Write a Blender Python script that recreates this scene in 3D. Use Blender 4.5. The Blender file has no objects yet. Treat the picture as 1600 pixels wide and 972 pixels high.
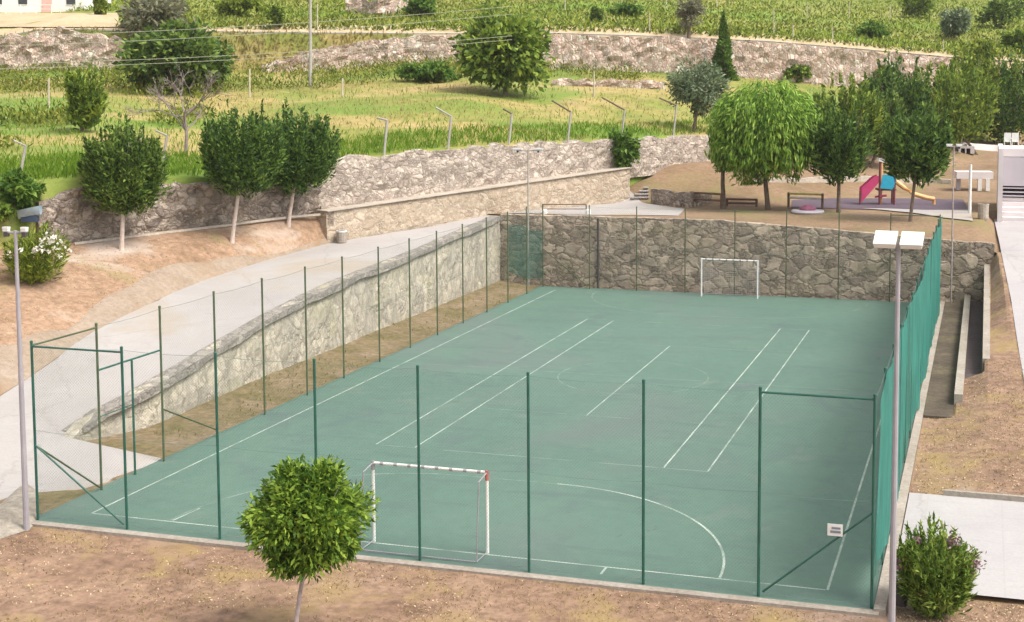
import bpy, math, random
import numpy as np
from mathutils import Vector
from mathutils.bvhtree import BVHTree

S = bpy.context.scene
COL = S.collection
R = math.radians
random.seed(7)
RNG = np.random.default_rng(11)

# ------------------------------------------------------------------ camera
FPX, PX0, PY0 = 2071.36, 953.5, 301.4          # focal length and principal point, photo pixels
CAM = np.array([13.347, -50.39, 11.736])
PITCH, YAW = 0.08366, -0.27632
cd = bpy.data.cameras.new('camera')
cam = bpy.data.objects.new('camera', cd)
COL.objects.link(cam)
cam.location = CAM
cam.rotation_euler = (math.pi / 2 - PITCH, 0, -YAW)
cd.sensor_width = 36
cd.lens = FPX / 1600 * 36
cd.shift_x = (800 - PX0) / 1600
cd.shift_y = (PY0 - 486) / 1600
cd.clip_start = 0.5
cd.clip_end = 3000
S.camera = cam

# ------------------------------------------------------------------ sky, sun, exposure
SUN_EL, SUN_AZ = R(55), R(102)                   # azimuth clockwise from +Y
w = bpy.data.worlds.new('World')
S.world = w
w.use_nodes = True
nt = w.node_tree
bg = nt.nodes['Background']
sky = nt.nodes.new('ShaderNodeTexSky')
sky.sky_type = 'NISHITA'
sky.sun_disc = False
sky.sun_elevation = SUN_EL
sky.sun_rotation = SUN_AZ
sky.dust_density = 4.0
sky.ozone_density = 0.6
hs = nt.nodes.new('ShaderNodeHueSaturation')
hs.inputs['Saturation'].default_value = 0.14
nt.links.new(sky.outputs[0], hs.inputs['Color'])
nt.links.new(hs.outputs[0], bg.inputs['Color'])
bg.inputs['Strength'].default_value = 0.15
sd = bpy.data.lights.new('sun', 'SUN')
sun = bpy.data.objects.new('sun', sd)
COL.objects.link(sun)
sd.energy = 1.85
sd.angle = R(24)
sd.color = (1.0, 0.93, 0.82)
sv = Vector((math.sin(SUN_AZ) * math.cos(SUN_EL), math.cos(SUN_AZ) * math.cos(SUN_EL), math.sin(SUN_EL)))
sun.rotation_euler = sv.to_track_quat('Z', 'Y').to_euler()
sun.location = (40, 40, 60)
S.view_settings.view_transform = 'Standard'
S.view_settings.look = 'None'
S.view_settings.exposure = 0.9
S.view_settings.gamma = 1
HAZE = 0.0002

# ------------------------------------------------------------------ pixel <-> world (photo pixels)
_f = np.array([math.sin(YAW) * math.cos(PITCH), math.cos(YAW) * math.cos(PITCH), -math.sin(PITCH)])
_r = np.array([math.cos(YAW), -math.sin(YAW), 0.0])
_u = np.cross(_r, _f)

def ray(px, py):
    return _r * ((px - PX0) / FPX) + _u * (-(py - PY0) / FPX) + _f

def at(px, py, z=0.0):
    d = ray(px, py)
    return CAM + d * ((z - CAM[2]) / d[2])

def on_line(px, py, a, d):
    """point of a pixel's ray on the vertical plane through a with horizontal direction d"""
    n = np.array([-d[1], d[0], 0])
    v = ray(px, py)
    return CAM + v * (np.dot(np.array([a[0], a[1], 0]) - CAM * [1, 1, 0], n) / np.dot(v * [1, 1, 0], n))

def depth(p):
    return float(np.dot(np.array(p) - CAM, _f))

def at_depth(px, py, dep):
    return CAM + ray(px, py) * dep

# ------------------------------------------------------------------ noise
def vnoise(x, y, seed=0):
    x = np.asarray(x, float); y = np.asarray(y, float)
    xi = np.floor(x).astype(int); yi = np.floor(y).astype(int)
    xf = x - xi; yf = y - yi
    def h(a, b):
        n = (a * 374761393 + b * 668265263 + seed * 982451653) & 0x7fffffff
        n = ((n ^ (n >> 13)) * 1274126177) & 0x7fffffff
        return ((n ^ (n >> 16)) & 0xffff) / 65535.0
    u = xf * xf * (3 - 2 * xf); v = yf * yf * (3 - 2 * yf)
    return (h(xi, yi) * (1 - u) + h(xi + 1, yi) * u) * (1 - v) + (h(xi, yi + 1) * (1 - u) + h(xi + 1, yi + 1) * u) * v

def fbm(x, y, seed=0, o=3):
    t = 0; a = 0.5; s = 0
    for i in range(o):
        t = t + a * vnoise(np.asarray(x) * 2 ** i, np.asarray(y) * 2 ** i, seed + i); s += a; a *= 0.5
    return t / s

# ------------------------------------------------------------------ materials
def _mat(name):
    m = bpy.data.materials.new(name)
    m.use_nodes = True
    n = m.node_tree.nodes
    return m, m.node_tree, n['Principled BSDF'], n['Material Output']

def _ramp(nt, stops, fac=None):
    r = nt.nodes.new('ShaderNodeValToRGB')
    e = r.color_ramp.elements
    while len(e) < len(stops):
        e.new(0.5)
    for i, (p, c) in enumerate(stops):
        e[i].position = p
        e[i].color = (*c, 1)
    if fac is not None:
        nt.links.new(fac, r.inputs[0])
    return r

def _noise(nt, scale, detail=4, rough=0.55, vec=None, dist=0.0):
    n = nt.nodes.new('ShaderNodeTexNoise')
    n.inputs['Scale'].default_value = scale
    n.inputs['Detail'].default_value = detail
    n.inputs['Roughness'].default_value = rough
    n.inputs['Distortion'].default_value = dist
    if vec is not None:
        nt.links.new(vec, n.inputs['Vector'])
    return n

def _pos(nt, sc=(1, 1, 1)):
    g = nt.nodes.new('ShaderNodeNewGeometry')
    m = nt.nodes.new('ShaderNodeMapping')
    m.inputs['Scale'].default_value = sc
    nt.links.new(g.outputs['Position'], m.inputs['Vector'])
    return m.outputs[0]

def _mix(nt, a, b, fac, mode='MIX'):
    x = nt.nodes.new('ShaderNodeMix')
    x.data_type = 'RGBA'
    x.blend_type = mode
    for k, v in ((6, a), (7, b), (0, fac)):
        if hasattr(v, 'is_linked'):
            nt.links.new(v, x.inputs[k])
        elif isinstance(v, (int, float)):
            x.inputs[k].default_value = v
        else:
            x.inputs[k].default_value = (*v, 1)
    return x.outputs[2]

def _bump(nt, bs, h, strength, dist):
    b = nt.nodes.new('ShaderNodeBump')
    b.inputs['Strength'].default_value = strength
    b.inputs['Distance'].default_value = dist
    nt.links.new(h, b.inputs['Height'])
    nt.links.new(b.outputs[0], bs.inputs['Normal'])

def ground_mat(name, stops, scale=0.5, fine=9.0, fine_amt=0.45, rough=0.95, bump=0.5, bdist=0.05, patch=None, sc=(1, 1, 1), cracks=None, streak=None):
    m, t, b, o = _mat(name)
    p = _pos(t, sc)
    n1 = _noise(t, scale, 7, 0.62, p, 0.4)
    r = _ramp(t, stops, n1.outputs[0])
    n2 = _noise(t, fine, 5, 0.7, p)
    r2 = _ramp(t, [(0.3, (1 - fine_amt,) * 3), (0.7, (1 + fine_amt * .35,) * 3)], n2.outputs[0])
    c = _mix(t, r.outputs[0], r2.outputs[0], 1.0, 'MULTIPLY')
    if patch:
        for (pc, ps, lo, hi) in patch:
            n3 = _noise(t, ps, 5, 0.6, p, 0.6)
            r3 = _ramp(t, [(lo, (0, 0, 0)), (hi, (1, 1, 1))], n3.outputs[0])
            c = _mix(t, c, pc, r3.outputs[0])
    if streak:
        for (sc_, col_, lo, hi) in streak:
            ns = _noise(t, 1.0, 7, .72, _pos(t, sc_), .5)
            c = _mix(t, c, col_, _ramp(t, [(lo, (0, 0, 0)), (hi, (.8,) * 3)], ns.outputs[0]).outputs[0])
    if cracks:
        nd = _noise(t, .9, 5, .7, p)
        ad = t.nodes.new('ShaderNodeVectorMath'); ad.operation = 'MULTIPLY_ADD'
        t.links.new(nd.outputs['Color'], ad.inputs[0]); ad.inputs[1].default_value = (.9,) * 3; t.links.new(p, ad.inputs[2])
        v = t.nodes.new('ShaderNodeTexVoronoi'); v.feature = 'DISTANCE_TO_EDGE'; v.inputs['Scale'].default_value = cracks
        t.links.new(ad.outputs[0], v.inputs['Vector'])
        f = _ramp(t, [(.0, (.3,) * 3), (.008, (0, 0, 0))], v.outputs[0]).outputs[0]
        br_ = t.nodes.new('ShaderNodeTexBrick')
        br_.inputs['Scale'].default_value = .25; br_.inputs['Mortar Size'].default_value = .006; br_.offset = 0
        br_.inputs['Color1'].default_value = br_.inputs['Color2'].default_value = (0, 0, 0, 1); br_.inputs['Mortar'].default_value = (.10, .10, .10, 1)
        t.links.new(p, br_.inputs['Vector'])
        f = _mix(t, f, br_.outputs[0], 1.0, 'ADD')
        c = _mix(t, c, (.2, .18, .16), f)
    t.links.new(c, b.inputs['Base Color'])
    b.inputs['Roughness'].default_value = rough
    b.inputs['Specular IOR Level'].default_value = 0.25
    if bump:
        _bump(t, b, n2.outputs[0], bump, bdist)
    return m

def stone_mat(name, stones, mortar, scale=1.4, sc=(1, 1, 1.5), edge=0.05, bump=0.9, bdist=0.08, moss=None, stain=None, joint=.8):
    m, t, b, o = _mat(name)
    p = _pos(t, sc)
    def warp(ns, amt):
        nd = _noise(t, ns, 5, 0.65, p)
        add = t.nodes.new('ShaderNodeVectorMath'); add.operation = 'MULTIPLY_ADD'
        t.links.new(nd.outputs['Color'], add.inputs[0])
        add.inputs[1].default_value = (amt,) * 3
        t.links.new(p, add.inputs[2])
        return add.outputs[0]
    wv = warp(1.3, 1.0)
    def vor(k, feat=None):
        v = t.nodes.new('ShaderNodeTexVoronoi'); v.inputs['Scale'].default_value = k
        if feat: v.feature = feat
        t.links.new(wv, v.inputs['Vector'])
        return v
    v1 = vor(scale); v2 = vor(scale, 'DISTANCE_TO_EDGE'); v3 = vor(scale * 2.3); v4 = vor(scale * 2.3, 'DISTANCE_TO_EDGE')
    sel = _ramp(t, [(.54, (0, 0, 0)), (.56, (1, 1, 1))], _noise(t, scale * .55, 2, .5, p).outputs[0]).outputs[0]
    s1 = t.nodes.new('ShaderNodeSeparateColor'); t.links.new(v1.outputs['Color'], s1.inputs[0])
    s3 = t.nodes.new('ShaderNodeSeparateColor'); t.links.new(v3.outputs['Color'], s3.inputs[0])
    k = len(stones)
    stops = [(i / (k - 1), c) for i, c in enumerate(stones)]
    c = _mix(t, _ramp(t, stops, s1.outputs[0]).outputs[0], _ramp(t, stops, s3.outputs[1]).outputs[0], sel)
    n = _noise(t, 5, 8, 0.75, p)
    r2 = _ramp(t, [(0.25, (.55,) * 3), (0.75, (1.25,) * 3)], n.outputs[0])
    c = _mix(t, c, r2.outputs[0], 1.0, 'MULTIPLY')
    e1 = _ramp(t, [(edge * .2, (0, 0, 0)), (edge, (1, 1, 1))], v2.outputs[0]).outputs[0]
    e2 = _ramp(t, [(edge * .2, (0, 0, 0)), (edge, (1, 1, 1))], v4.outputs[0]).outputs[0]
    e = _mix(t, e1, e2, sel)
    # joints come and go
    jn = _ramp(t, [(.35, (1 - joint,) * 3), (.6, (1, 1, 1))], _noise(t, 1.6, 5, .7, p).outputs[0]).outputs[0]
    inv = t.nodes.new('ShaderNodeInvert'); t.links.new(e, inv.inputs['Color'])
    f = _mix(t, inv.outputs[0], jn, 1.0, 'MULTIPLY')
    c = _mix(t, c, mortar, f)
    if moss:
        rm = _ramp(t, [(0.52, (0, 0, 0)), (0.72, (.6,) * 3)], _noise(t, 0.55, 6, 0.65, p, 0.5).outputs[0])
        c = _mix(t, c, moss, rm.outputs[0])
    if stain:
        ps = _pos(t, (1, 1, .25))
        rs = _ramp(t, [(0.48, (0, 0, 0)), (0.72, (.7,) * 3)], _noise(t, 1.1, 6, 0.7, ps, 0.3).outputs[0])
        c = _mix(t, c, stain, rs.outputs[0])
    t.links.new(c, b.inputs['Base Color'])
    b.inputs['Roughness'].default_value = 0.93
    b.inputs['Specular IOR Level'].default_value = 0.2
    h1 = _ramp(t, [(0, (0, 0, 0)), (edge * 3, (1, 1, 1))], v2.outputs[0]).outputs[0]
    h2 = _ramp(t, [(0, (0, 0, 0)), (edge * 3, (1, 1, 1))], v4.outputs[0]).outputs[0]
    h = _mix(t, _mix(t, h1, h2, sel), n.outputs[0], 0.4)
    h = _mix(t, h, s1.outputs[2], .15)
    _bump(t, b, h, bump, bdist)
    return m

def paint_mat(name, col, rough=0.5, var=0.18, scale=3.0, metal=0.0, rust=None):
    m, t, b, o = _mat(name)
    p = _pos(t)
    n = _noise(t, scale, 5, 0.6, p)
    lo = tuple(c * (1 - var) for c in col); hi = tuple(min(1, c * (1 + var)) for c in col)
    c = _ramp(t, [(0.3, lo), (0.7, hi)], n.outputs[0]).outputs[0]
    if rust:
        n2 = _noise(t, 5.0, 6, 0.7, p)
        f = _ramp(t, [(0.55, (0, 0, 0)), (0.68, (1, 1, 1))], n2.outputs[0]).outputs[0]
        c = _mix(t, c, rust, f)
    t.links.new(c, b.inputs['Base Color'])
    b.inputs['Roughness'].default_value = rough
    b.inputs['Metallic'].default_value = metal
    return m

def leaf_mat(name, stops, trans=0.35, patch=None):
    m, t, b, o = _mat(name)
    g = t.nodes.new('ShaderNodeNewGeometry')
    p = _pos(t)
    n = _noise(t, 0.9, 3, 0.5, p)
    ma = t.nodes.new('ShaderNodeMath'); ma.operation = 'MULTIPLY_ADD'
    t.links.new(n.outputs[0], ma.inputs[0]); ma.inputs[1].default_value = 0.9; ma.inputs[2].default_value = -0.45
    ad = t.nodes.new('ShaderNodeMath'); ad.operation = 'ADD'; ad.use_clamp = True
    t.links.new(g.outputs['Random Per Island'], ad.inputs[0]); t.links.new(ma.outputs[0], ad.inputs[1])
    c = _ramp(t, stops, ad.outputs[0]).outputs[0]
    if patch:
        n2 = _noise(t, patch[1], 4, 0.6, p)
        f = _ramp(t, [(patch[2], (0, 0, 0)), (patch[3], (1, 1, 1))], n2.outputs[0]).outputs[0]
        c = _mix(t, c, patch[0], f)
    t.links.new(c, b.inputs['Base Color'])
    b.inputs['Roughness'].default_value = 0.6
    b.inputs['Specular IOR Level'].default_value = 0.25
    tr = t.nodes.new('ShaderNodeBsdfTranslucent')
    t.links.new(c, tr.inputs['Color'])
    ms = t.nodes.new('ShaderNodeMixShader')
    ms.inputs[0].default_value = trans
    t.links.new(b.outputs[0], ms.inputs[1]); t.links.new(tr.outputs[0], ms.inputs[2])
    t.links.new(ms.outputs[0], o.inputs['Surface'])
    return m

M = {}
M['dirt'] = ground_mat('dry_dirt', [(.28, (0.196, 0.118, 0.0794)), (.5, (0.278, 0.175, 0.119)), (.72, (0.351, 0.234, 0.158))], .5, 3.4, .5,
                       patch=[((0.329, 0.247, 0.2), .3, .6, .72), ((0.273, 0.192, 0.0878), .45, .50, .66), ((0.182, 0.116, 0.0711), .8, .62, .78)], bump=.8)
M['bank'] = ground_mat('bank_dirt', [(.3, (0.254, 0.16, 0.0978)), (.5, (0.338, 0.218, 0.143)), (.7, (0.395, 0.276, 0.191))], .3, 3.5, .45,
                       patch=[((0.254, 0.209, 0.0978), .25, .54, .7), ((0.432, 0.356, 0.302), .3, .56, .7)], bump=.7)
M['verge'] = ground_mat('grassy_verge', [(.3, (.15, .125, .045)), (.5, (.215, .16, .085)), (.7, (.30, .22, .15))], .5, 4, .5, bump=.6)
M['road'] = ground_mat('pale_concrete_road', [(.3, (0.34, 0.315, 0.302)), (.6, (0.378, 0.353, 0.34)), (.8, (0.404, 0.378, 0.361))], .25, 14, .1, bump=.1, rough=.85,
                       patch=[((0.361, 0.302, 0.246), .3, .62, .8), ((0.318, 0.297, 0.289), .9, .58, .72), ((0.344, 0.285, 0.221), .12, .54, .7)], cracks=.16)
M['pad'] = ground_mat('pale_concrete', [(.3, (0.36, 0.334, 0.338)), (.7, (0.405, 0.378, 0.378))], .3, 12, .1, bump=.1, rough=.85, patch=[((0.324, 0.298, 0.297), .35, .52, .72), ((0.36, 0.303, 0.243), .8, .62, .74)], cracks=.12)
M['kerb'] = ground_mat('kerb_concrete', [(.3, (0.281, 0.235, 0.191)), (.7, (0.399, 0.353, 0.307))], .7, 9, .3, bump=.3)
M['court'] = ground_mat('green_court_paint', [(.25, (0.0842, 0.147, 0.119)), (.5, (0.0976, 0.166, 0.133)), (.75, (0.114, 0.182, 0.145))], .16, 2.2, .10, rough=.62, bump=0,
                        patch=[((0.116, 0.145, 0.135), .12, .50, .72), ((0.0861, 0.121, 0.119), .33, .58, .76), ((0.153, 0.179, 0.154), .5, .62, .8), ((0.0813, 0.113, 0.103), 1.3, .66, .74)], sc=(1, .8, 1), streak=[((.2, .9, 1), (0.0813, 0.123, 0.114), .52, .70), ((.35, .5, 1), (0.158, 0.171, 0.151), .6, .75), ((1.6, 1.6, 1), (0.144, 0.153, 0.137), .66, .74)])
M['grass_ground'] = ground_mat('meadow', [(.32, (.16, .205, .04)), (.46, (.26, .25, .065)), (.58, (.37, .29, .11)), (.75, (.43, .31, .16))], .09, 1.5, .35,
                               patch=[((.14, .215, .035), .07, .49, .64), ((.36, .26, .14), .11, .62, .76)], bump=.6, bdist=.2)
M['hill_ground'] = ground_mat('hill_meadow', [(.3, (0.136, 0.171, 0.0298)), (.5, (0.221, 0.237, 0.051)), (.7, (0.289, 0.275, 0.085))], .06, 1.1, .35,
                              patch=[((0.136, 0.228, 0.034), .05, .5, .66)], bump=.6, bdist=.2)
M['dry_path'] = ground_mat('dry_track', [(.3, (.42, .32, .19)), (.7, (.55, .43, .28))], .3, 4, .3, bump=.5)
M['plaza'] = ground_mat('plaza_dirt', [(.3, (0.181, 0.124, 0.0663)), (.5, (0.249, 0.164, 0.101)), (.7, (0.301, 0.204, 0.129))], .25, 4, .35,
                        patch=[((0.189, 0.164, 0.0663), .18, .54, .7)], bump=.5)
M['shoulder'] = ground_mat('sandy_shoulder', [(.3, (0.251, 0.187, 0.134)), (.5, (0.299, 0.233, 0.176)), (.7, (0.327, 0.262, 0.204))], .5, 5, .25, bump=.5, patch=[((0.251, 0.164, 0.101), .45, .5, .7)])
M['embank'] = ground_mat('grey_embankment', [(.3, (.22, .19, .155)), (.5, (.30, .265, .22)), (.7, (.36, .32, .27))], .8, 5, .4, bump=.6)
M['mat'] = ground_mat('purple_rubber', [(.3, (.09, .068, .09)), (.7, (.125, .092, .115))], .6, 12, .15, bump=.1)
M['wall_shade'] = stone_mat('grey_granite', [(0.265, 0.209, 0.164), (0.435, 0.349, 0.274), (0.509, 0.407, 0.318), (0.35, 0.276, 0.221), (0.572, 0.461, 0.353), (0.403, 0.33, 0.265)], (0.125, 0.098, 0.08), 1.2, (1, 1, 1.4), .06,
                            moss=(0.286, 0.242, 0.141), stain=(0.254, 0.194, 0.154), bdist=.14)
M['wall_side'] = stone_mat('plastered_granite', [(0.342, 0.31, 0.259), (0.46, 0.415, 0.333), (0.531, 0.474, 0.385), (0.389, 0.351, 0.293)], (0.283, 0.252, 0.207), 1.2, (1, 1, .8), .07,
                           moss=(0.342, 0.316, 0.19), stain=(0.236, 0.216, 0.19), bdist=.08, joint=.95)
M['wall_pale'] = stone_mat('pale_granite', [(0.352, 0.288, 0.243), (0.511, 0.429, 0.359), (0.586, 0.503, 0.43), (0.426, 0.356, 0.304), (0.66, 0.575, 0.486)], (0.287, 0.225, 0.182), 2.2, (1, 1, 1.3), .08,
                           stain=(0.362, 0.293, 0.248), bdist=.14, joint=.9)
M['wall_low'] = stone_mat('sandy_granite', [(0.389, 0.308, 0.23), (0.466, 0.383, 0.292), (0.515, 0.424, 0.332), (0.427, 0.35, 0.266)], (0.35, 0.27, 0.195), 1.5, (1, 1, 1.2), .08, stain=(0.36, 0.28, 0.204), bdist=.08, joint=1.0)
M['wall_far'] = stone_mat('rubble_granite', [(0.475, 0.346, 0.287), (0.739, 0.57, 0.476), (0.85, 0.704, 0.604), (0.449, 0.333, 0.275), (0.85, 0.819, 0.708)], (0.317, 0.211, 0.159), 2.3, (1, 1, .75), .12,
                          stain=(0.475, 0.32, 0.25), bdist=.25, joint=.9)
M['wall_rough'] = stone_mat('dark_rubble', [(0.246, 0.204, 0.179), (0.426, 0.352, 0.294), (0.538, 0.451, 0.378), (0.302, 0.248, 0.215)], (0.19, 0.138, 0.105), 2.0, (1, 1, 1.3), .09,
                            stain=(0.325, 0.248, 0.158), bdist=.2, joint=.9)
M['trench_shade'] = ground_mat('shaded_trench_concrete', [(.3, (.075, .06, .062)), (.7, (.12, .095, .095))], .6, 5, .35, bump=.5)  # dark purple paints in the shade the higher seating wall throws on this floor
M['cap_stone'] = stone_mat('weathered_cap_stone', [(.22, .2, .18), (.33, .30, .265), (.28, .25, .225), (.38, .345, .30)], (.18, .16, .14), 2.0, (1, 1, 1), .06, stain=(.2, .18, .16), bdist=.06)
M['trench'] = ground_mat('shaded_trench_soil', [(.3, (.075, .06, .04)), (.5, (.11, .085, .065)), (.7, (.15, .125, .07))], .6, 5, .4, bump=.5)  # mossy grey-brown soil, darkened further to paint in the trench's shade
M['coping'] = ground_mat('coping_stone', [(.3, (.36, .31, .26)), (.7, (.5, .43, .36))], .8, 8, .3, bump=.3)
M['green_tube'] = paint_mat('green_fence_paint', (.014, .085, .062), .45, .25)
M['olive_tube'] = paint_mat('weathered_green_paint', (.06, .085, .04), .6, .3, rust=(.11, .07, .04))
M['wire'] = paint_mat('fence_wire', (.10, .17, .14), .6, .1)
M['grey_wire'] = paint_mat('grey_wire', (.34, .34, .33), .6, .1)
M['white_paint'] = paint_mat('white_paint', (.68, .67, .64), .45, .08)
M['red_paint'] = paint_mat('faded_red_paint', (.42, .12, .10), .6, .2)
M['galv'] = paint_mat('galvanised_steel', (.30, .275, .30), .5, .12, 2.0)
M['pole_light'] = paint_mat('pale_steel', (.31, .29, .315), .5, .1, 2.0)
M['dark_metal'] = paint_mat('dark_metal', (.06, .05, .05), .6, .2)
M['wood'] = paint_mat('brown_wood', (.13, .075, .05), .8, .3, 6)
M['concrete_post'] = paint_mat('concrete_post', (.33, .31, .275), .9, .15, 4)
M['stake'] = paint_mat('grey_stake', (.42, .37, .28), .9, .2, 4)
M['trunk'] = paint_mat('bark', (.13, .095, .07), .95, .35, 6)
M['trunk_pale'] = paint_mat('limewashed_bark', (.52, .42, .36), .95, .2, 5)
M['trunk_grey'] = paint_mat('grey_bark', (.34, .28, .27), .95, .25, 5)
M['dead_wood'] = paint_mat('dead_wood', (.21, .165, .155), .95, .25, 5)
M['plaster'] = paint_mat('grey_plaster', (.40, .37, .40), .9, .08, .6)
M['plaster_light'] = paint_mat('light_plaster', (.60, .55, .55), .9, .08, .6)
M['house_white'] = paint_mat('white_render', (.80, .76, .74), .9, .05, .6)
M['pink'] = paint_mat('pink_paint', (.72, .42, .38), .8, .1)
M['roof'] = paint_mat('roof_tile', (.42, .2, .12), .9, .2, 4)
M['glass'] = paint_mat('dark_window', (.05, .055, .06), .15, .1)
M['magenta'] = paint_mat('pink_plastic', (.52, .05, .16), .4, .12)
M['plum'] = paint_mat('faded_plum_paint', (.25, .075, .14), .6, .2)
M['turq'] = paint_mat('turquoise_plastic', (.02, .34, .50), .4, .12)
M['navy'] = paint_mat('navy_plastic', (.035, .06, .11), .4, .12)
M['orange'] = paint_mat('orange_plastic', (.72, .40, .16), .4, .12)
M['maroon'] = paint_mat('maroon_post', (.15, .035, .045), .5, .15)
M['yellow'] = paint_mat('faded_yellow', (.52, .48, .16), .6, .15)
M['tarp'] = paint_mat('pale_blue_plastic', (.36, .46, .52), .5, .15)
M['flower'] = paint_mat('white_flower', (.60, .57, .48), .7, .1)
M['flower_dead'] = paint_mat('mauve_flower', (.25, .15, .17), .9, .25, 12)
M['sign_grey'] = paint_mat('sign_print', (.17, .2, .25), .6, .2, 30)
M['cable'] = paint_mat('cable', (.36, .35, .28), .6, .1)

def line_mat():
    m, t, b, o = _mat('worn_white_line')
    p = _pos(t)
    n = _noise(t, .8, 7, .7, p)
    f = _ramp(t, [(.36, (.12,) * 3), (.62, (1, 1, 1))], n.outputs[0]).outputs[0]
    c = _mix(t, (.125, .18, .15), (.42, .48, .42), f)
    t.links.new(c, b.inputs['Base Color'])
    b.inputs['Roughness'].default_value = .7
    return m
M['line'] = line_mat()

def faint_mat():
    m, t, b, o = _mat('faded_line')
    p = _pos(t)
    n = _noise(t, .7, 7, .7, p)
    f = _ramp(t, [(.42, (.0,) * 3), (.66, (.75,) * 3)], n.outputs[0]).outputs[0]
    c = _mix(t, (.088, .155, .122), (.27, .34, .29), f)
    t.links.new(c, b.inputs['Base Color'])
    b.inputs['Roughness'].default_value = .7
    return m
M['faint'] = faint_mat()

def net_mat(name, col, alpha):
    m, t, b, o = _mat(name)
    p = _pos(t, (1, 1, .35))
    n = _noise(t, 1.6, 5, .6, p)
    c = _ramp(t, [(.3, tuple(x * .72 for x in col)), (.7, tuple(x * 1.25 for x in col))], n.outputs[0]).outputs[0]
    t.links.new(c, b.inputs['Base Color'])
    b.inputs['Roughness'].default_value = .75
    tr = t.nodes.new('ShaderNodeBsdfTranslucent'); t.links.new(c, tr.inputs['Color'])
    m1 = t.nodes.new('ShaderNodeMixShader'); m1.inputs[0].default_value = .4
    t.links.new(b.outputs[0], m1.inputs[1]); t.links.new(tr.outputs[0], m1.inputs[2])
    tp = t.nodes.new('ShaderNodeBsdfTransparent')
    m2 = t.nodes.new('ShaderNodeMixShader'); m2.inputs[0].default_value = alpha
    t.links.new(tp.outputs[0], m2.inputs[1]); t.links.new(m1.outputs[0], m2.inputs[2])
    t.links.new(m2.outputs[0], o.inputs['Surface'])
    return m
M['net'] = net_mat('teal_shade_net', (.04, .26, .205), .80)
M['net_thin'] = net_mat('thin_teal_net', (.03, .26, .22), .45)

M['leaf_near'] = leaf_mat('glossy_green_leaf', [(.1, (0.0438, 0.106, 0.0132)), (.5, (0.131, 0.237, 0.0264)), (.9, (0.325, 0.45, 0.0605))], .4)
M['leaf_bush'] = leaf_mat('bush_leaf', [(.1, (0.0605, 0.123, 0.018)), (.5, (0.169, 0.271, 0.0405)), (.9, (0.363, 0.444, 0.099))], patch=((0.157, 0.0986, 0.054), 1.5, .62, .72))
M['leaf_dark'] = leaf_mat('dark_leaf', [(.1, (0.0383, 0.0798, 0.0166)), (.5, (0.0959, 0.167, 0.0277)), (.9, (0.23, 0.319, 0.0645))])
M['leaf_dark2'] = leaf_mat('deep_green_leaf', [(.1, (0.03, 0.0722, 0.0189)), (.5, (0.0752, 0.15, 0.0293)), (.9, (0.185, 0.288, 0.0517))])
M['leaf_mid'] = leaf_mat('mid_green_leaf', [(.1, (0.06, 0.115, 0.0177)), (.5, (0.157, 0.24, 0.0343)), (.9, (0.33, 0.418, 0.0638))])
M['leaf_willow'] = leaf_mat('willow_leaf', [(.1, (0.0783, 0.178, 0.0282)), (.5, (0.208, 0.369, 0.047)), (.9, (0.391, 0.533, 0.094))], .4)
M['leaf_olive'] = leaf_mat('olive_leaf', [(.1, (.08, .125, .065)), (.5, (.165, .225, .12)), (.9, (.30, .35, .21))])
M['leaf_lime'] = leaf_mat('lime_leaf', [(.1, (0.0676, 0.115, 0.0135)), (.5, (0.183, 0.251, 0.027)), (.9, (0.328, 0.376, 0.054))], .4)
M['leaf_shrub'] = leaf_mat('bright_shrub_leaf', [(.1, (.04, .10, .015)), (.5, (.10, .20, .03)), (.9, (.2, .31, .05))], .4)
M['leaf_weed'] = leaf_mat('olive_weed_leaf', [(.1, (.075, .115, .015)), (.5, (.16, .20, .025)), (.9, (.29, .30, .05))], .4)
M['leaf_smoke'] = leaf_mat('grey_green_leaf', [(.1, (.12, .13, .08)), (.5, (.22, .22, .14)), (.9, (.33, .32, .2))])
M['grass_dry'] = leaf_mat('dry_grass_blade', [(.1, (.24, .225, .065)), (.5, (.34, .29, .105)), (.9, (.43, .35, .155))], .55)
M['grass_green'] = leaf_mat('green_grass_blade', [(.1, (.10, .20, .015)), (.5, (.155, .275, .022)), (.9, (.235, .33, .04))], .55)
M['straw'] = leaf_mat('straw_blade', [(.1, (0.18, 0.128, 0.048)), (.5, (0.306, 0.225, 0.096)), (.9, (0.432, 0.34, 0.16))], .3)
M['litter'] = leaf_mat('dry_litter', [(.1, (.18, .11, .07)), (.5, (.42, .30, .19)), (.9, (.60, .48, .30))], .1)

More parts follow.
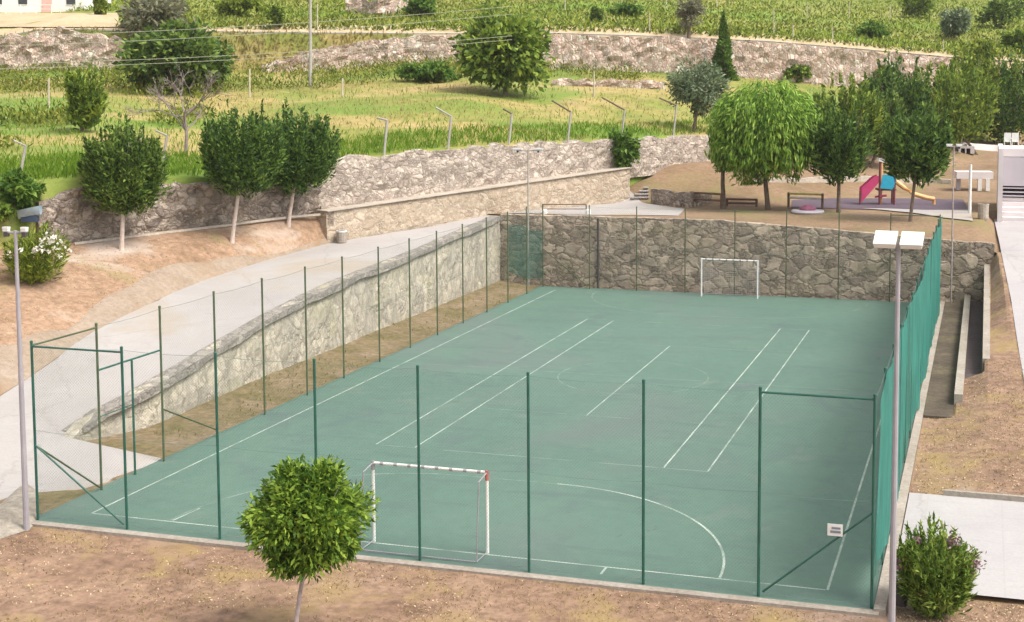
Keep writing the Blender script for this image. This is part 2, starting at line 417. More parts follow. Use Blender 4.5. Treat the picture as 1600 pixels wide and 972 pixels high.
# ------------------------------------------------------------------ mesh helpers
class MB:
    def __init__(self):
        self.v = []; self.f = []
    def quad(self, a, b, c, d):
        i = len(self.v); self.v += [tuple(a), tuple(b), tuple(c), tuple(d)]; self.f.append((i, i + 1, i + 2, i + 3)); return self
    def box(self, c, s, rz=0.0, tilt=None):
        """box centred at c, full sizes s, turned about z; tilt = 3x3 override"""
        cx, cy, cz = c; i = len(self.v)
        ca, sa = math.cos(rz), math.sin(rz)
        for z in (-.5, .5):
            for (x, y) in ((-.5, -.5), (.5, -.5), (.5, .5), (-.5, .5)):
                p = np.array([x * s[0], y * s[1], z * s[2]])
                if tilt is not None:
                    p = tilt @ p
                self.v.append((cx + ca * p[0] - sa * p[1], cy + sa * p[0] + ca * p[1], cz + p[2]))
        for q in ((0, 3, 2, 1), (4, 5, 6, 7), (0, 1, 5, 4), (1, 2, 6, 5), (2, 3, 7, 6), (3, 0, 4, 7)):
            self.f.append(tuple(i + k for k in q))
        return self
    def tube(self, pts, r, seg=7, cap=True):
        pts = [np.array(p, float) for p in pts]
        rs = r if hasattr(r, '__len__') else [r] * len(pts)
        i0 = len(self.v)
        for k, p in enumerate(pts):
            d = pts[min(k + 1, len(pts) - 1)] - pts[max(k - 1, 0)]
            d = d / (np.linalg.norm(d) + 1e-9)
            a = np.array([1.0, 0, 0]) if abs(d[0]) < .8 else np.array([0, 1.0, 0])
            u = np.cross(d, a); u /= np.linalg.norm(u); vv = np.cross(d, u)
            for j in range(seg):
                t = 2 * math.pi * j / seg
                self.v.append(tuple(p + rs[k] * (u * math.cos(t) + vv * math.sin(t))))
        for k in range(len(pts) - 1):
            for j in range(seg):
                a = i0 + k * seg + j; b = i0 + k * seg + (j + 1) % seg
                self.f.append((a, b, b + seg, a + seg))
        if cap:
            self.f.append(tuple(i0 + j for j in range(seg))[::-1])
            self.f.append(tuple(i0 + (len(pts) - 1) * seg + j for j in range(seg)))
        return self
    def lathe(self, c, prof, seg=16):
        i0 = len(self.v)
        for (r, z) in prof:
            for j in range(seg):
                t = 2 * math.pi * j / seg
                self.v.append((c[0] + r * math.cos(t), c[1] + r * math.sin(t), c[2] + z))
        for k in range(len(prof) - 1):
            for j in range(seg):
                a = i0 + k * seg + j; b = i0 + k * seg + (j + 1) % seg
                self.f.append((a, b, b + seg, a + seg))
        return self
    def grid(self, P):
        """P[i][j] -> points"""
        n, m = len(P), len(P[0]); i0 = len(self.v)
        for row in P:
            for p in row:
                self.v.append(tuple(float(x) for x in p))
        for i in range(n - 1):
            for j in range(m - 1):
                a = i0 + i * m + j
                self.f.append((a, a + 1, a + m + 1, a + m))
        return self
    def build(self, name, mat, parent=None, smooth=False):
        me = bpy.data.meshes.new(name)
        v = self.v
        if parent is not None:
            loc = parent.location
            v = [(a - loc[0], b - loc[1], c - loc[2]) for (a, b, c) in v]
        me.from_pydata(v, [], self.f)
        me.materials.append(mat)
        if smooth:
            me.polygons.foreach_set('use_smooth', [True] * len(me.polygons))
        me.update()
        o = bpy.data.objects.new(name, me)
        COL.objects.link(o)
        if parent is not None:
            o.parent = parent
        return o

def child_of(o, par):
    """parent o (already built in par's parent space) one level deeper"""
    o.parent = par
    return o

def tag(o, label, cat, group=None):
    o['label'] = label; o['category'] = cat
    if group: o['group'] = group
    return o

def thing(name, label, cat, loc, group=None, rz=0.0):
    o = bpy.data.objects.new(name, None)
    COL.objects.link(o)
    o.empty_display_size = .3
    o.location = tuple(float(x) for x in loc)
    return tag(o, label, cat, group)

def struct(o):
    o['kind'] = 'structure'; return o
def stuff(o):
    o['kind'] = 'stuff'; return o

TV, TF = [], []
def terrain(mb, name, mat, smooth=True, hit=True):
    if hit:
        k = len(TV)
        TV.extend(mb.v); TF.extend(tuple(i + k for i in f) for f in mb.f)
    return struct(mb.build(name, mat, None, smooth))

def quads_mesh(name, V, mat, parent=None):
    """V: (N,4,3) array of quads"""
    V = np.asarray(V, np.float32)
    n = len(V)
    if parent is not None:
        V = V - np.array(parent.location, np.float32)
    me = bpy.data.meshes.new(name)
    me.vertices.add(n * 4)
    me.vertices.foreach_set('co', V.reshape(-1))
    me.loops.add(n * 4)
    me.loops.foreach_set('vertex_index', np.arange(n * 4, dtype=np.int32))
    me.polygons.add(n)
    me.polygons.foreach_set('loop_start', np.arange(n, dtype=np.int32) * 4)
    me.polygons.foreach_set('loop_total', np.full(n, 4, np.int32))
    me.materials.append(mat)
    me.update(calc_edges=True)
    o = bpy.data.objects.new(name, me)
    COL.objects.link(o)
    if parent is not None:
        o.parent = parent
    return o

def unit(a):
    return a / (np.linalg.norm(a, axis=-1, keepdims=True) + 1e-9)

def leaf_quads(C, D, L, W):
    """leaves at C with long axis D (unit), length L, width W"""
    n = len(C)
    q = unit(RNG.normal(size=(n, 3)))
    sdir = unit(np.cross(D, q))
    nrm = np.cross(D, sdir)
    L = np.broadcast_to(np.asarray(L, float).reshape(-1, 1), (n, 1)); W = np.broadcast_to(np.asarray(W, float).reshape(-1, 1), (n, 1))
    a = C - D * L * .5
    b = C + sdir * W * .5 + nrm * W * .15
    c = C + D * L * .5 - nrm * L * .12
    d = C - sdir * W * .5 + nrm * W * .15
    return np.stack([a, b, c, d], 1)

# ------------------------------------------------------------------ TERRAIN
def lerp_tab(x, tab):
    return np.interp(x, [t[0] for t in tab], [t[1] for t in tab])

# front dirt field: one sheet far beyond the frame, lightly uneven
xs = np.concatenate([np.linspace(-420, -45, 14), np.linspace(-44, 44, 150), np.linspace(45, 420, 14)])
ys = np.concatenate([np.linspace(-300, -62, 10), np.linspace(-60, 24, 130), np.linspace(26, 520, 14)])
X, Y = np.meshgrid(xs, ys, indexing='ij')
Z = -0.05 + .12 * (fbm(X * .35, Y * .35, 3) - .5) + .05 * (fbm(X * 1.6, Y * 1.6, 5) - .5)
inside = (X > -16.5) & (X < 16) & (Y > -21.4) & (Y < 26)
Z = np.where(inside, -.10, np.minimum(Z, -.012))
Z = np.where((Y > 26), -1.2, Z)
terrain(MB().grid(np.stack([X, Y, Z], -1)), 'ground', M['dirt'])

# court slab and verge
mb = MB(); mb.box((0, .1, -.10), (22.36, 42.7, .2)); terrain(mb, 'court', M['court'], False)
mb = MB(); mb.box((0.05, -21.36, -.07), (22.5, .26, .17)); mb.box((11.31, .2, -.06), (.26, 43.0, .26)); struct(mb.build('kerb', M['kerb']))
gx = np.linspace(-16.6, -11.17, 20); gy = np.linspace(-20.8, 22.2, 110)
X, Y = np.meshgrid(gx, gy, indexing='ij')
Z = -.02 + .22 * np.clip((-11.9 - X) / 1.9, 0, 1) * np.clip((Y + 12) / 6, 0, 1) + .05 * (fbm(X, Y, 8) - .5)
terrain(MB().grid(np.stack([X, Y, Z], -1)), 'verge', M['verge'])

# ramp road on the left, climbing to the plaza
WT = [(-26, -.02), (-18, -.02), (-15.6, .0), (-14.6, .1), (-13.35, .85), (-11.2, 1.41), (-8, 1.93), (-4.5, 2.39), (-1.15, 2.75), (2, 2.97), (5.5, 3.11), (8.95, 3.22), (12.1, 3.38), (15.55, 3.6), (18.85, 3.77), (22.3, 3.99)]
def wall_x(y):
    return lerp_tab(y, [(-26, -12.3), (-20.6, -12.7), (-19.2, -12.6), (-18.5, -11.19), (-15.2, -11.19), (-14.9, -13.2), (-14.65, -15.3), (-13, -14.3), (-11.2, -13.8), (-8, -13.7), (22.3, -13.7)])
def road_z(y):
    return lerp_tab(y, [(-40, -.6), (-26, .0), (-20, .12), (-17, .3), (-14.5, .55), (-11, 1.05), (-8, 1.62), (-4.5, 2.2), (-1, 2.6), (2, 2.85), (5.5, 3.02), (9, 3.16), (12, 3.33), (15.5, 3.56), (19, 3.74), (22.3, 3.96)])
LW0, LW1 = np.array([-19.6, 11.7]), np.array([-9.1, 33.6])
def road_l(y):
    return lerp_tab(y, [(-40, -26), (-26, -22.5), (-13, -19.6), (-6.5, -20.4), (0, -20.6), (7.4, -20.3), (11.7, -19.75), (22.3, -14.55)])
rows = []
for y in np.concatenate([np.arange(-40, -20, .6), np.arange(-20, -14, .12), np.arange(-14, 22.31, .6)]):
    xr = wall_x(y) - (.2 if y > -13 else 0); xl = road_l(y) + .9 * (float(fbm(y * .45, 3, 17)) - .5)
    zr = float(lerp_tab(y, WT)) - (.12 if y > -13.5 else .0) ; zl = float(road_z(y))
    zr = min(zr, zl + .05)
    rows.append([(xr + (xl - xr) * t, y, zr + (zl - zr) * min(1, t * 2.2) + .05 * (vnoise(y * .3, t * 3, 2) - .5)) for t in np.linspace(0, 1, 9)])
terrain(MB().grid(rows), 'road', M['road'])
# upper wall line, wall 2 line
UA, UD = np.array([-20.5, 12.0]), np.array([.432, .902])
W0, WD = np.array([-33.0, 77.0]), np.array([.939, .343])
def uw(px, py):
    return on_line(px, py, UA, UD)

# dirt bank between the road and the upper wall
UB_px = [(-160, 430), (-60, 405), (0, 392), (60, 384), (110, 378), (190, 369), (280, 358), (350, 350), (450, 335), (512, 331)]
ub = [uw(*p) for p in UB_px]
def ub_at(y):
    yy = [p[1] for p in ub]
    return np.array([np.interp(y, yy, [p[0] for p in ub]), y, np.interp(y, yy, [p[2] for p in ub])])
rows = []
for k in range(60):
    t = k / 59
    y0 = -40 + t * 52.0                              # road edge y from -40 to 12
    a = np.array([road_l(y0) + .15, y0, road_z(y0) - .03])
    yb = ub[0][1] - 12 + t * (12.3 - ub[0][1] + 12)
    b = ub_at(max(yb, ub[0][1])) if yb > ub[0][1] else np.array([ub[0][0] - .5 * (ub[0][1] - yb), yb, ub[0][2]])
    b = b + np.array([-.4, .2, .08])
    rows.append([tuple(a + (b - a) * s + np.array([0, 0, (.45 * math.sin(s * math.pi) * .6 + .14 * (float(fbm(k * .25, s * 7, 4)) - .5)) if s > 0 else 0])) for s in np.linspace(0, 1, 14)])
terrain(MB().grid(rows), 'dirt_bank', M['bank'])
P = []
for k in range(8, 60):
    sm = .06 + .34 * float(fbm(k * .22, 2, 61)) * (1 if k < 52 else .4)
    pts = np.array(rows[k]); tt = np.linspace(0, 1, 14)
    P.append([[np.interp(q, tt, pts[:, c]) + (.025 if c == 2 else 0) * (1 - .9 * (j == 8)) for c in range(3)] for j, q in enumerate(np.linspace(0, sm, 9))])
struct(MB().grid(P).build('road_shoulder', M['shoulder'], None, True))
# little grey embankment where the road drops to the dirt by the near left pole
A_ = [at(px, py, .06) for px, py in ((-160, 840), (-60, 812), (0, 790), (25, 768), (40, 757), (56, 768))]
B_ = [at(px, py, -.06) for px, py in ((-150, 900), (-60, 862), (-5, 845), (20, 838), (46, 829), (60, 814))]
struct(MB().grid([[a + (b - a) * q + np.array([0, 0, .22 * math.sin(q * 3.14) + .08 * float(fbm(i * .9, q * 3, 5))]) for q in np.linspace(0, 1, 7)] for i, (a, b) in enumerate(zip(A_, B_))]).build('road_embankment', M['embank'], None, True))

def zp(y):
    return lerp_tab(y, [(-13, .0), (-12, .05), (-6, .12), (0, .57), (5.6, 1.05), (11.5, 1.9), (20.7, 2.75), (24, 2.98), (34, 3.42)])
def path_x(y):
    return lerp_tab(y, [(-13, 15.4), (-6, 15.1), (.3, 14.92), (5.6, 14.78), (11.5, 14.6), (20.7, 14.27), (33, 13.93)])
# plaza behind the far wall
def zt(x):
    return np.interp(x, [-13.7, -7.7, -1.4, 3.9, 7.2, 11.5, 13.5, 16], [4.02, 4.02, 4.05, 3.78, 3.6, 3.3, 3.25, 3.25])
def plaza_z(x, y):
    s = np.clip((y - 22.0) / 7, 0, 1); s = s * s * (3 - 2 * s)
    z = zt(x) * (1 - s) + 3.85 * s
    u = (x - UA[0]) * -UD[1] + (y - UA[1]) * UD[0]     # distance behind the upper-wall line (negative in front)
    bank = np.clip((u + 9.5) / 8.0, 0, 1) * np.clip((y - 33) / 6, 0, 1) * 2.2
    back = np.maximum(0, y - 48) * .055
    return z + np.maximum(bank, back)
gx = np.linspace(-16, 70, 130); gy = np.linspace(22.05, 125, 150)
X, Y = np.meshgrid(gx, gy, indexing='ij')
Z = plaza_z(X, Y) + .1 * (fbm(X * .4, Y * .4, 12) - .5)
U = (X - UA[0]) * -UD[1] + (Y - UA[1]) * UD[0]
Z = np.where(U > .9, Z - 4, Z)
Z = np.where((X > path_x(Y) - .3) & (Y < 33.5), np.minimum(Z, zp(Y) - .12), Z)
LWn = np.array([-(LW1 - LW0)[1], (LW1 - LW0)[0]]) / np.linalg.norm(LW1 - LW0)
terrain(MB().grid(np.stack([X, Y, Z], -1)), 'plaza', M['plaza'])

# pale paving on the plaza's near left edge
def patch_on_plaza(name, px, mat, dz=.03, z0=3.95):
    pts = []
    for p in px:
        q = at(p[0], p[1], z0)
        for _ in range(4):
            q = at(p[0], p[1], float(plaza_z(q[0], q[1])))
        pts.append(q)
    fine = []
    for p, q in zip(pts, pts[1:] + pts[:1]):
        n = max(2, int(np.linalg.norm(q - p) / .5))
        fine += [p + (q - p) * i / n for i in range(n)]
    c = np.mean(pts, 0)
    def g_(q):
        return (q[0], q[1], float(plaza_z(q[0], q[1])) + .1 * (float(fbm(q[0] * .4, q[1] * .4, 12)) - .5) + dz)
    P = [[g_(c + (p - c) * r / 14) for p in fine + fine[:1]] for r in range(0, 15)]
    return terrain(MB().grid(P), name, mat)
patch_on_plaza('pavement', [(786, 334), (880, 324), (985, 312), (1010, 319), (1070, 327), (1060, 337), (925, 336)], M['road'])
patch_on_plaza('playground_floor', [(1238, 313), (1300, 311), (1400, 310.5), (1505, 312), (1514, 330), (1300, 327), (1236, 325)], M['mat'])
patch_on_plaza('playground_kerb', [(1345, 326.5), (1440, 329), (1516, 330), (1520, 346), (1475, 342), (1420, 333)], M['road'], .06)

# right-hand bank, path and concrete pad
def w2top(y):
    return .92 + .072 * (y - 4)
rows = []
for y in np.arange(-12.4, 21.7, .2):
    row = []
    for x in np.concatenate([np.arange(11.45, 14.0, .12), np.linspace(14.0, float(path_x(y)), 6)]):
        b = float(zp(y)) * np.clip((x - 11.9) / 1.7, 0, 1)
        if y > -3.4 and x < 12.5: b = .03
        if y > 1.6 and 12.5 <= x < 13.45: b = .12
        if y > 3.2 and x >= 13.45:
            wt = w2top(y) - .03
            b = wt + (float(zp(y)) - wt) * np.clip((x - 13.7) / (float(path_x(y)) - 13.9), 0, 1)
        row.append((x, y, b + .07 * (float(fbm(x * 1.5, y * 1.5, 21)) - .5)))
    rows.append(row)
terrain(MB().grid(rows), 'bank', M['dirt'], False)
rows = [[(float(path_x(y)) + s, y, float(zp(y)) + .03) for s in (0, .6, 6, 14)] for y in np.arange(-12.4, 34.1, .8)]
terrain(MB().grid(rows), 'path', M['pad'], False)
mb = MB(); mb.grid([[(11.47, -19.75, .03), (11.47, -16, .03), (11.47, -12.4, .03)], [(15, -19.75, .03), (15, -16, .03), (15, -12.4, .03)], [(30, -19.75, .03), (30, -16, .03), (30, -12.4, .03)]])
terrain(mb, 'concrete_pad', M['pad'], False)
mb = MB(); mb.box((21.3, -12.36, .08), (17.8, .12, .2)); struct(mb.build('pad_kerb', M['kerb']))

# terrace behind the upper wall, bank, upper terrace and hillside
UT_px = [(-200, 300), (-60, 290), (0, 288), (60, 283), (130, 278), (230, 276), (350, 277), (450, 268), (510, 256), (560, 246), (640, 237), (740, 229), (850, 223), (960, 219), (1060, 213), (1110, 211), (1200, 205), (1320, 196), (1430, 187), (1520, 178), (1640, 168)]
B_px = [(-200, 118), (-60, 117), (0, 114), (60, 110), (130, 108), (230, 110), (350, 112), (450, 112), (510, 110), (560, 106), (640, 100), (740, 96), (850, 108), (960, 112), (1060, 114), (1110, 118), (1200, 124), (1320, 136), (1430, 138), (1520, 128), (1640, 112)]
C_px = [(-200, 62), (-60, 60), (0, 57), (60, 46), (130, 45), (230, 48), (350, 49), (450, 50), (510, 51), (560, 51), (640, 52), (740, 52), (850, 51), (960, 54), (1060, 57), (1110, 60), (1200, 64), (1320, 74), (1430, 84), (1520, 92), (1640, 98)]
def wl(p, off=0.0):
    n = np.array([-WD[1], WD[0]])
    return on_line(p[0], p[1], W0 + n * off, WD)
B_px = [(-700, 120)] + B_px + [(2300, 112)]
C_px = [(-700, 64)] + C_px + [(2300, 98)]
bp = [wl(p) for p in B_px]
cp = [wl(p, 1.2) for p in C_px]
utp = [uw(-700, 305)] + [uw(*p) for p in UT_px] + [bp[-1] - np.array([-WD[1], WD[0], 0]) * .5]
UT_px = [(-700, 305)] + UT_px + [(2300, 130)]
def resample(rows_pts, n):
    out = []
    for pts in rows_pts:
        pts = np.array(pts); t = np.linspace(0, 1, len(pts)); tt = np.linspace(0, 1, n)
        out.append(np.stack([np.interp(tt, t, pts[:, k]) for k in range(3)], 1))
    return out
NC = 200
u0, b0, c0 = resample([utp, bp, cp], NC)
nu = np.array([-UD[1], UD[0], 0]); nw = np.array([-WD[1], WD[0], 0])
rows = []
NT = 46
for j in range(NC):
    a = u0[j] + nu * .25 + np.array([0, 0, -.06]); b = b0[j]
    row = [a + np.array([0, 0, -4.5])]
    for k in range(NT):
        s = k / (NT - 1)
        p = a + (b - a) * s
        bump = 0 if k in (0, NT - 1) else 1
        p = p + np.array([0, 0, bump * (.7 * (float(fbm(p[0] * .12, p[1] * .12, 31)) - .5) + .25 * (float(fbm(p[0] * .6, p[1] * .6, 35)) - .5))])
        row.append(p)
    rows.append(row)
terrain(MB().grid(rows), 'terrace', M['grass_ground'])
rows = [[b0[j] + (c0[j] - b0[j]) * s + np.array([0, 0, -.12]) for s in np.linspace(0, 1, 7)] for j in range(NC)]
JS = int(np.argmin([abs(c0[j][0] - wl((650, 52), 1.2)[0]) for j in range(NC)]))
terrain(MB().grid(rows[:JS + 1]), 'terrace_bank', M['grass_ground'])
terrain(MB().grid(rows[JS:]), 'wall_backfill', M['dry_path'])
rows = [[c0[j] + nw * s + np.array([0, 0, .27 * s + (.15 * (float(vnoise(j * .7, s, 3)) - .5) if s else 0)]) for s in (0, 1.0, 2.1, 3.2)] for j in range(NC)]
terrain(MB().grid(rows), 'field_track', M['dry_path'])
rows = []
for j in range(NC):
    row = []
    e = c0[j] + nw * 3.1 + np.array([0, 0, .80])
    for k, s in enumerate(np.concatenate([np.linspace(0, 80, 40), np.linspace(90, 260, 16)])):
        zz = .115 * s + .0002 * s * s + (1.2 * (float(fbm(j * .12, s * .06, 41)) - .5) if k else 0)
        row.append(e + nw * s + np.array([0, 0, zz]))
    rows.append(row)
terrain(MB().grid(rows), 'hillside', M['hill_ground'])

hm, ht, hb, ho = _mat('thin_haze')
ht.nodes.remove(hb)
hv = ht.nodes.new('ShaderNodeVolumePrincipled')
hv.inputs['Color'].default_value = (.96, .93, .88, 1)
hv.inputs['Density'].default_value = HAZE
hv.inputs['Anisotropy'].default_value = .3
ht.links.new(hv.outputs[0], ho.inputs['Volume'])
stuff(MB().box((0, 110, 38), (900, 900, 84)).build('haze', hm))
BV = BVHTree.FromPolygons([tuple(float(c) for c in v) for v in TV], TF)
def hit(px, py):
    d = Vector(ray(px, py)).normalized()
    r = BV.ray_cast(Vector(CAM) + d * 5, d)
    return np.array(r[0]) if r[0] is not None else at(px, py, 0)
def drop(x, y):
    r = BV.ray_cast(Vector((x, y, 80)), Vector((0, 0, -1)))
    return r[0][2] if r[0] is not None else 0.0

# ------------------------------------------------------------------ WALLS
def stone_wall(name, label, base, top, thick, mat, back, jag=.08, rough=.06, step=.35, nv=9, coping=None, sink=.25):
    """base/top: lists of points along the wall (same length); back: horizontal unit vector away from the face"""
    b = np.array(base, float); t = np.array(top, float)
    L = np.concatenate([[0], np.cumsum(np.linalg.norm(np.diff(b[:, :2], axis=0), axis=1))])
    n = max(3, int(L[-1] / step)); l = np.linspace(0, L[-1], n)
    B = np.stack([np.interp(l, L, b[:, k]) for k in range(3)], 1); T = np.stack([np.interp(l, L, t[:, k]) for k in range(3)], 1)
    back = np.array([back[0], back[1], 0.0])
    root = thing(name, label, 'wall', (B[0][0], B[0][1], B[0][2]))
    P = []
    sd_ = random.randint(0, 999)
    for i in range(n):
        jt = jag * (vnoise(l[i] * 1.3, 0, sd_) - .5) * 2 + jag * .6 * (vnoise(l[i] * 3.1, 5, sd_) - .5)
        row = []
        for k in range(nv):
            s = k / (nv - 1)
            p = B[i] + (T[i] - B[i]) * s
            p = p + np.array([0, 0, -sink * (1 - s) + jt * s])
            off = rough * 2 * (vnoise(l[i] * 1.9, p[2] * 2.3, sd_ + 3) - .5) + rough * (vnoise(l[i] * 4.2, p[2] * 5, sd_ + 4) - .5)
            p = p + back * (off + .06 * s)
            row.append(p)
        tp = row[-1]
        row.append(tp + back * thick * .5 + np.array([0, 0, .02])); row.append(tp + back * thick)
        row.append(B[i] + back * thick + np.array([0, 0, -sink]))
        P.append(row)
    mb = MB().grid(P)
    m = len(P[0])
    mb.f.append(tuple(range(m))); mb.f.append(tuple((n - 1) * m + k for k in range(m))[::-1])
    mb.build('wall_body', mat, root)
    if coping:
        cb = MB()
        for i in range(n - 1):
            a, c = T[i], T[i + 1]
            if (i % 3) == 2: gap = .985
            else: gap = 1.0
            c = a + (c - a) * gap
            A = [a - back * .06, a + back * (thick * .8)]
            C_ = [c - back * .06, c + back * (thick * .8)]
            h = np.array([0, 0, coping]); lo = np.array([0, 0, .03])
            i0 = len(cb.v)
            cb.v += [tuple(q) for q in (A[0] + lo, A[1] + lo, C_[1] + lo, C_[0] + lo, A[0] + h, A[1] + h, C_[1] + h, C_[0] + h)]
            for q in ((4, 5, 6, 7), (0, 1, 5, 4), (3, 2, 6, 7), (0, 3, 7, 4), (1, 2, 6, 5)):
                cb.f.append(tuple(i0 + k for k in q))
        cb.build('coping', M['coping'], root)
    return root

# retaining wall between court and ramp
ys_ = [-14.7, -13.9, -13.35, -12.3, -11.2, -9.6, -8, -4.5, -1.15, 2, 5.5, 8.95, 12.1, 15.55, 18.85, 21.6]
base = [(float(wall_x(y)), y, 0.0) for y in ys_]; top = [(float(wall_x(y)), y, float(lerp_tab(y, WT)) + .04) for y in ys_]
rw = stone_wall('ramp_wall', 'pale plastered stone wall rising along the court\'s left side below the concrete ramp', base, top, .45, M['wall_side'], (-1, 0), .03, .05)
P = []
for y in np.arange(-14.3, 21.4, .3):
    x = float(wall_x(y)); zt_ = float(lerp_tab(y, WT)) + .06 + .03 * (float(vnoise(y * 1.7, 3, 2)) - .5)
    hgt = min(.3 + .16 * (float(vnoise(y * .6, 1, 4)) - .5), .7 * zt_)
    P.append([(x + .05, y, zt_ - hgt), (x + .085 + .04 * float(vnoise(y * 2, 2, 3)), y, zt_ - hgt + .05), (x + .08 + .04 * float(vnoise(y * 2, 5, 3)), y, zt_), (x - .5, y, zt_ + .015)])
MB().grid(P).build('capping_course', M['cap_stone'], rw)
# far retaining wall
xs_ = [-13.75, -7.7, -1.4, 3.9, 7.2, 11.5, 13.9]
stone_wall('retaining_wall', 'tall grey rubble stone retaining wall behind the far goal, in shade', [(x, 21.65, 0) for x in xs_], [(x, 21.65, float(zt(x)) + .03) for x in xs_], .5, M['wall_shade'], (0, 1), .03, .07)
mb = MB(); mb.tube([(-7.78, 21.56, 0), (-7.78, 21.56, 4.0)], .07, 8)
tag(mb.build('drain_pipe', M['dark_metal']), 'dark vertical drainpipe on the shaded far stone wall, left of the far goal', 'pipe')

# lower wall beside the ramp, with its dark end face, and the ledge on it
d_ = (LW1 - LW0) / np.linalg.norm(LW1 - LW0); n_ = np.array([-d_[1], d_[0]])
ln = [0, .25, .5, .75, 1.0]
lb = [(*(LW0 + (LW1 - LW0) * s), 3.45 + .5 * s) for s in ln]
lt = [(*(LW0 + (LW1 - LW0) * s), 4.95 + 1.1 * s) for s in ln]
stone_wall('ledge_wall', 'sandy stone wall with a flat ledge on top, running beside the upper ramp to the steps', lb, lt, 1.6, M['wall_low'], n_, .02, .03, coping=.07)
e0 = np.array([*LW0, 0]) + np.array([*n_, 0]) * .05
e1 = e0 + np.array([*n_, 0]) * 2.2
stone_wall('end_wall', 'short dark stone end face of the ledge wall, next to the dirt bank', [(e1[0], e1[1], 3.6), (e0[0], e0[1], 3.3)], [(e1[0], e1[1], 5.0), (e0[0], e0[1], 5.0)], .4, M['wall_rough'], d_, .03, .05)
# upper wall: pale right part, dark rubble left part
pxs = [500, 515, 530, 560, 640, 740, 850, 960, 1060, 1112, 1200, 1320, 1430]
tyy = [292, 262, 252, 246, 237, 229, 223, 219, 213, 211, 205, 196, 187]
byy = [334, 331, 330, 326, 316, 304, 290, 276, 262, 256, 250, 245, 240]
stone_wall('terrace_wall', 'tall pale rubble stone wall under the leaning fence posts, holding up the grassy terrace',
           [uw(a, c) for a, c in zip(pxs, byy)], [uw(a, c) for a, c in zip(pxs, tyy)], .7, M['wall_pale'], nu, .12, .12)
pxs = [60, 110, 150, 190, 240, 300, 350, 400, 450, 500]
tyy = [322, 296, 285, 281, 279, 280, 284, 284, 279, 290]
byy = [386, 379, 374, 369, 363, 356, 350, 343, 337, 333]
stone_wall('rubble_wall', 'rough brownish dry-stone wall behind the clipped trees on the dirt bank',
           [uw(a, c) - nu * .02 for a, c in zip(pxs, byy)], [uw(a, c) - nu * .02 for a, c in zip(pxs, tyy)], .7, M['wall_rough'], nu, .25, .2)
mb = MB()
kp = [uw(a, c + 1.5) - nu * .35 for a, c in zip(pxs, byy)]
mb.tube([p + np.array([0, 0, .0]) for p in kp[1:]], .09, 5)
struct(mb.build('bank_kerb', M['coping']))
# field wall on the upper terrace
pxs = [408, 440, 480, 560, 620, 660, 720, 760, 860, 960, 1060, 1110, 1200, 1320, 1430, 1515]
tyy = [102, 92, 80, 66, 58, 56, 55, 54, 53, 56, 59, 62, 66, 76, 86, 95]
byy = [108, 113, 116, 112, 104, 101, 98, 104, 110, 114, 116, 120, 126, 138, 140, 130]
stone_wall('field_wall', 'long pinkish rubble stone wall across the top terrace, below the vines',
           [wl((a, c), -.15) for a, c in zip(pxs, byy)], [wl((a, c), -.15) for a, c in zip(pxs, tyy)], 1.3, M['wall_far'], nw, .2, .2, .5)
pxs = [-120, -60, 0, 40, 75, 110, 150, 165, 185, 210]
tyy = [70, 66, 60, 50, 45, 46, 50, 58, 60, 70]
byy = [124, 121, 118, 113, 109, 107, 106, 107, 107, 106]
stone_wall('ruined_wall', 'mauve-grey ruined stone wall at the top left, below the white house',
           [wl((a, c), -.15) for a, c in zip(pxs, byy)], [wl((a, c), -.15) for a, c in zip(pxs, tyy)], 1.3, M['wall_far'], nw, .35, .25, .5)
pxs = [862, 880, 910, 940, 968, 1000, 1040]
tyy = [128, 124, 125, 124, 126, 127, 128]; byy = [146, 148, 149, 148, 146, 144, 142]
lp = [on_line(a, c, W0 - nw[:2] * 14, WD) for a, c in zip(pxs, byy)]; lq = [on_line(a, c, W0 - nw[:2] * 14, WD) for a, c in zip(pxs, tyy)]
stone_wall('garden_wall', 'low broken pale stone wall standing in the meadow in front of the long field wall', lp, lq, .6, M['wall_far'], nw, .25, .2, .5)
# trench floors between the seating walls, their shade painted into the colour
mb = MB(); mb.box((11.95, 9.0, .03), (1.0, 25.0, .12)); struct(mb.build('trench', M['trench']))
mb = MB(); mb.box((13.08, 11.6, .12), (.66, 19.6, .18)); struct(mb.build('trench', M['trench_shade']))
# seating steps on the right
def plain_wall(name, label, cat, boxes, mat):
    mb = MB()
    for c, s in boxes: mb.box(c, s)
    return tag(mb.build(name, mat), label, cat)
plain_wall('seating_wall', 'low concrete seating wall nearest the teal net, beside the long dirt trough', 'wall', [((12.6, 9.9, .2), (.3, 23.2, .6))], M['kerb'])
mb = MB(); y_a, y_b = 3.2, 21.45
for (xa, xb) in ((13.41, 13.69),):
    i = len(mb.v)
    for yy in (y_a, y_b):
        mb.v += [(xa, yy, -.1), (xb, yy, -.1), (xb, yy, w2top(yy)), (xa, yy, w2top(yy))]
    for q in ((0, 1, 2, 3), (7, 6, 5, 4), (0, 4, 5, 1), (1, 5, 6, 2), (2, 6, 7, 3), (3, 7, 4, 0)): mb.f.append(tuple(i + k for k in q))
tag(mb.build('seating_wall', M['kerb']), 'higher concrete seating wall along the top of the dirt bank, casting shade', 'wall')

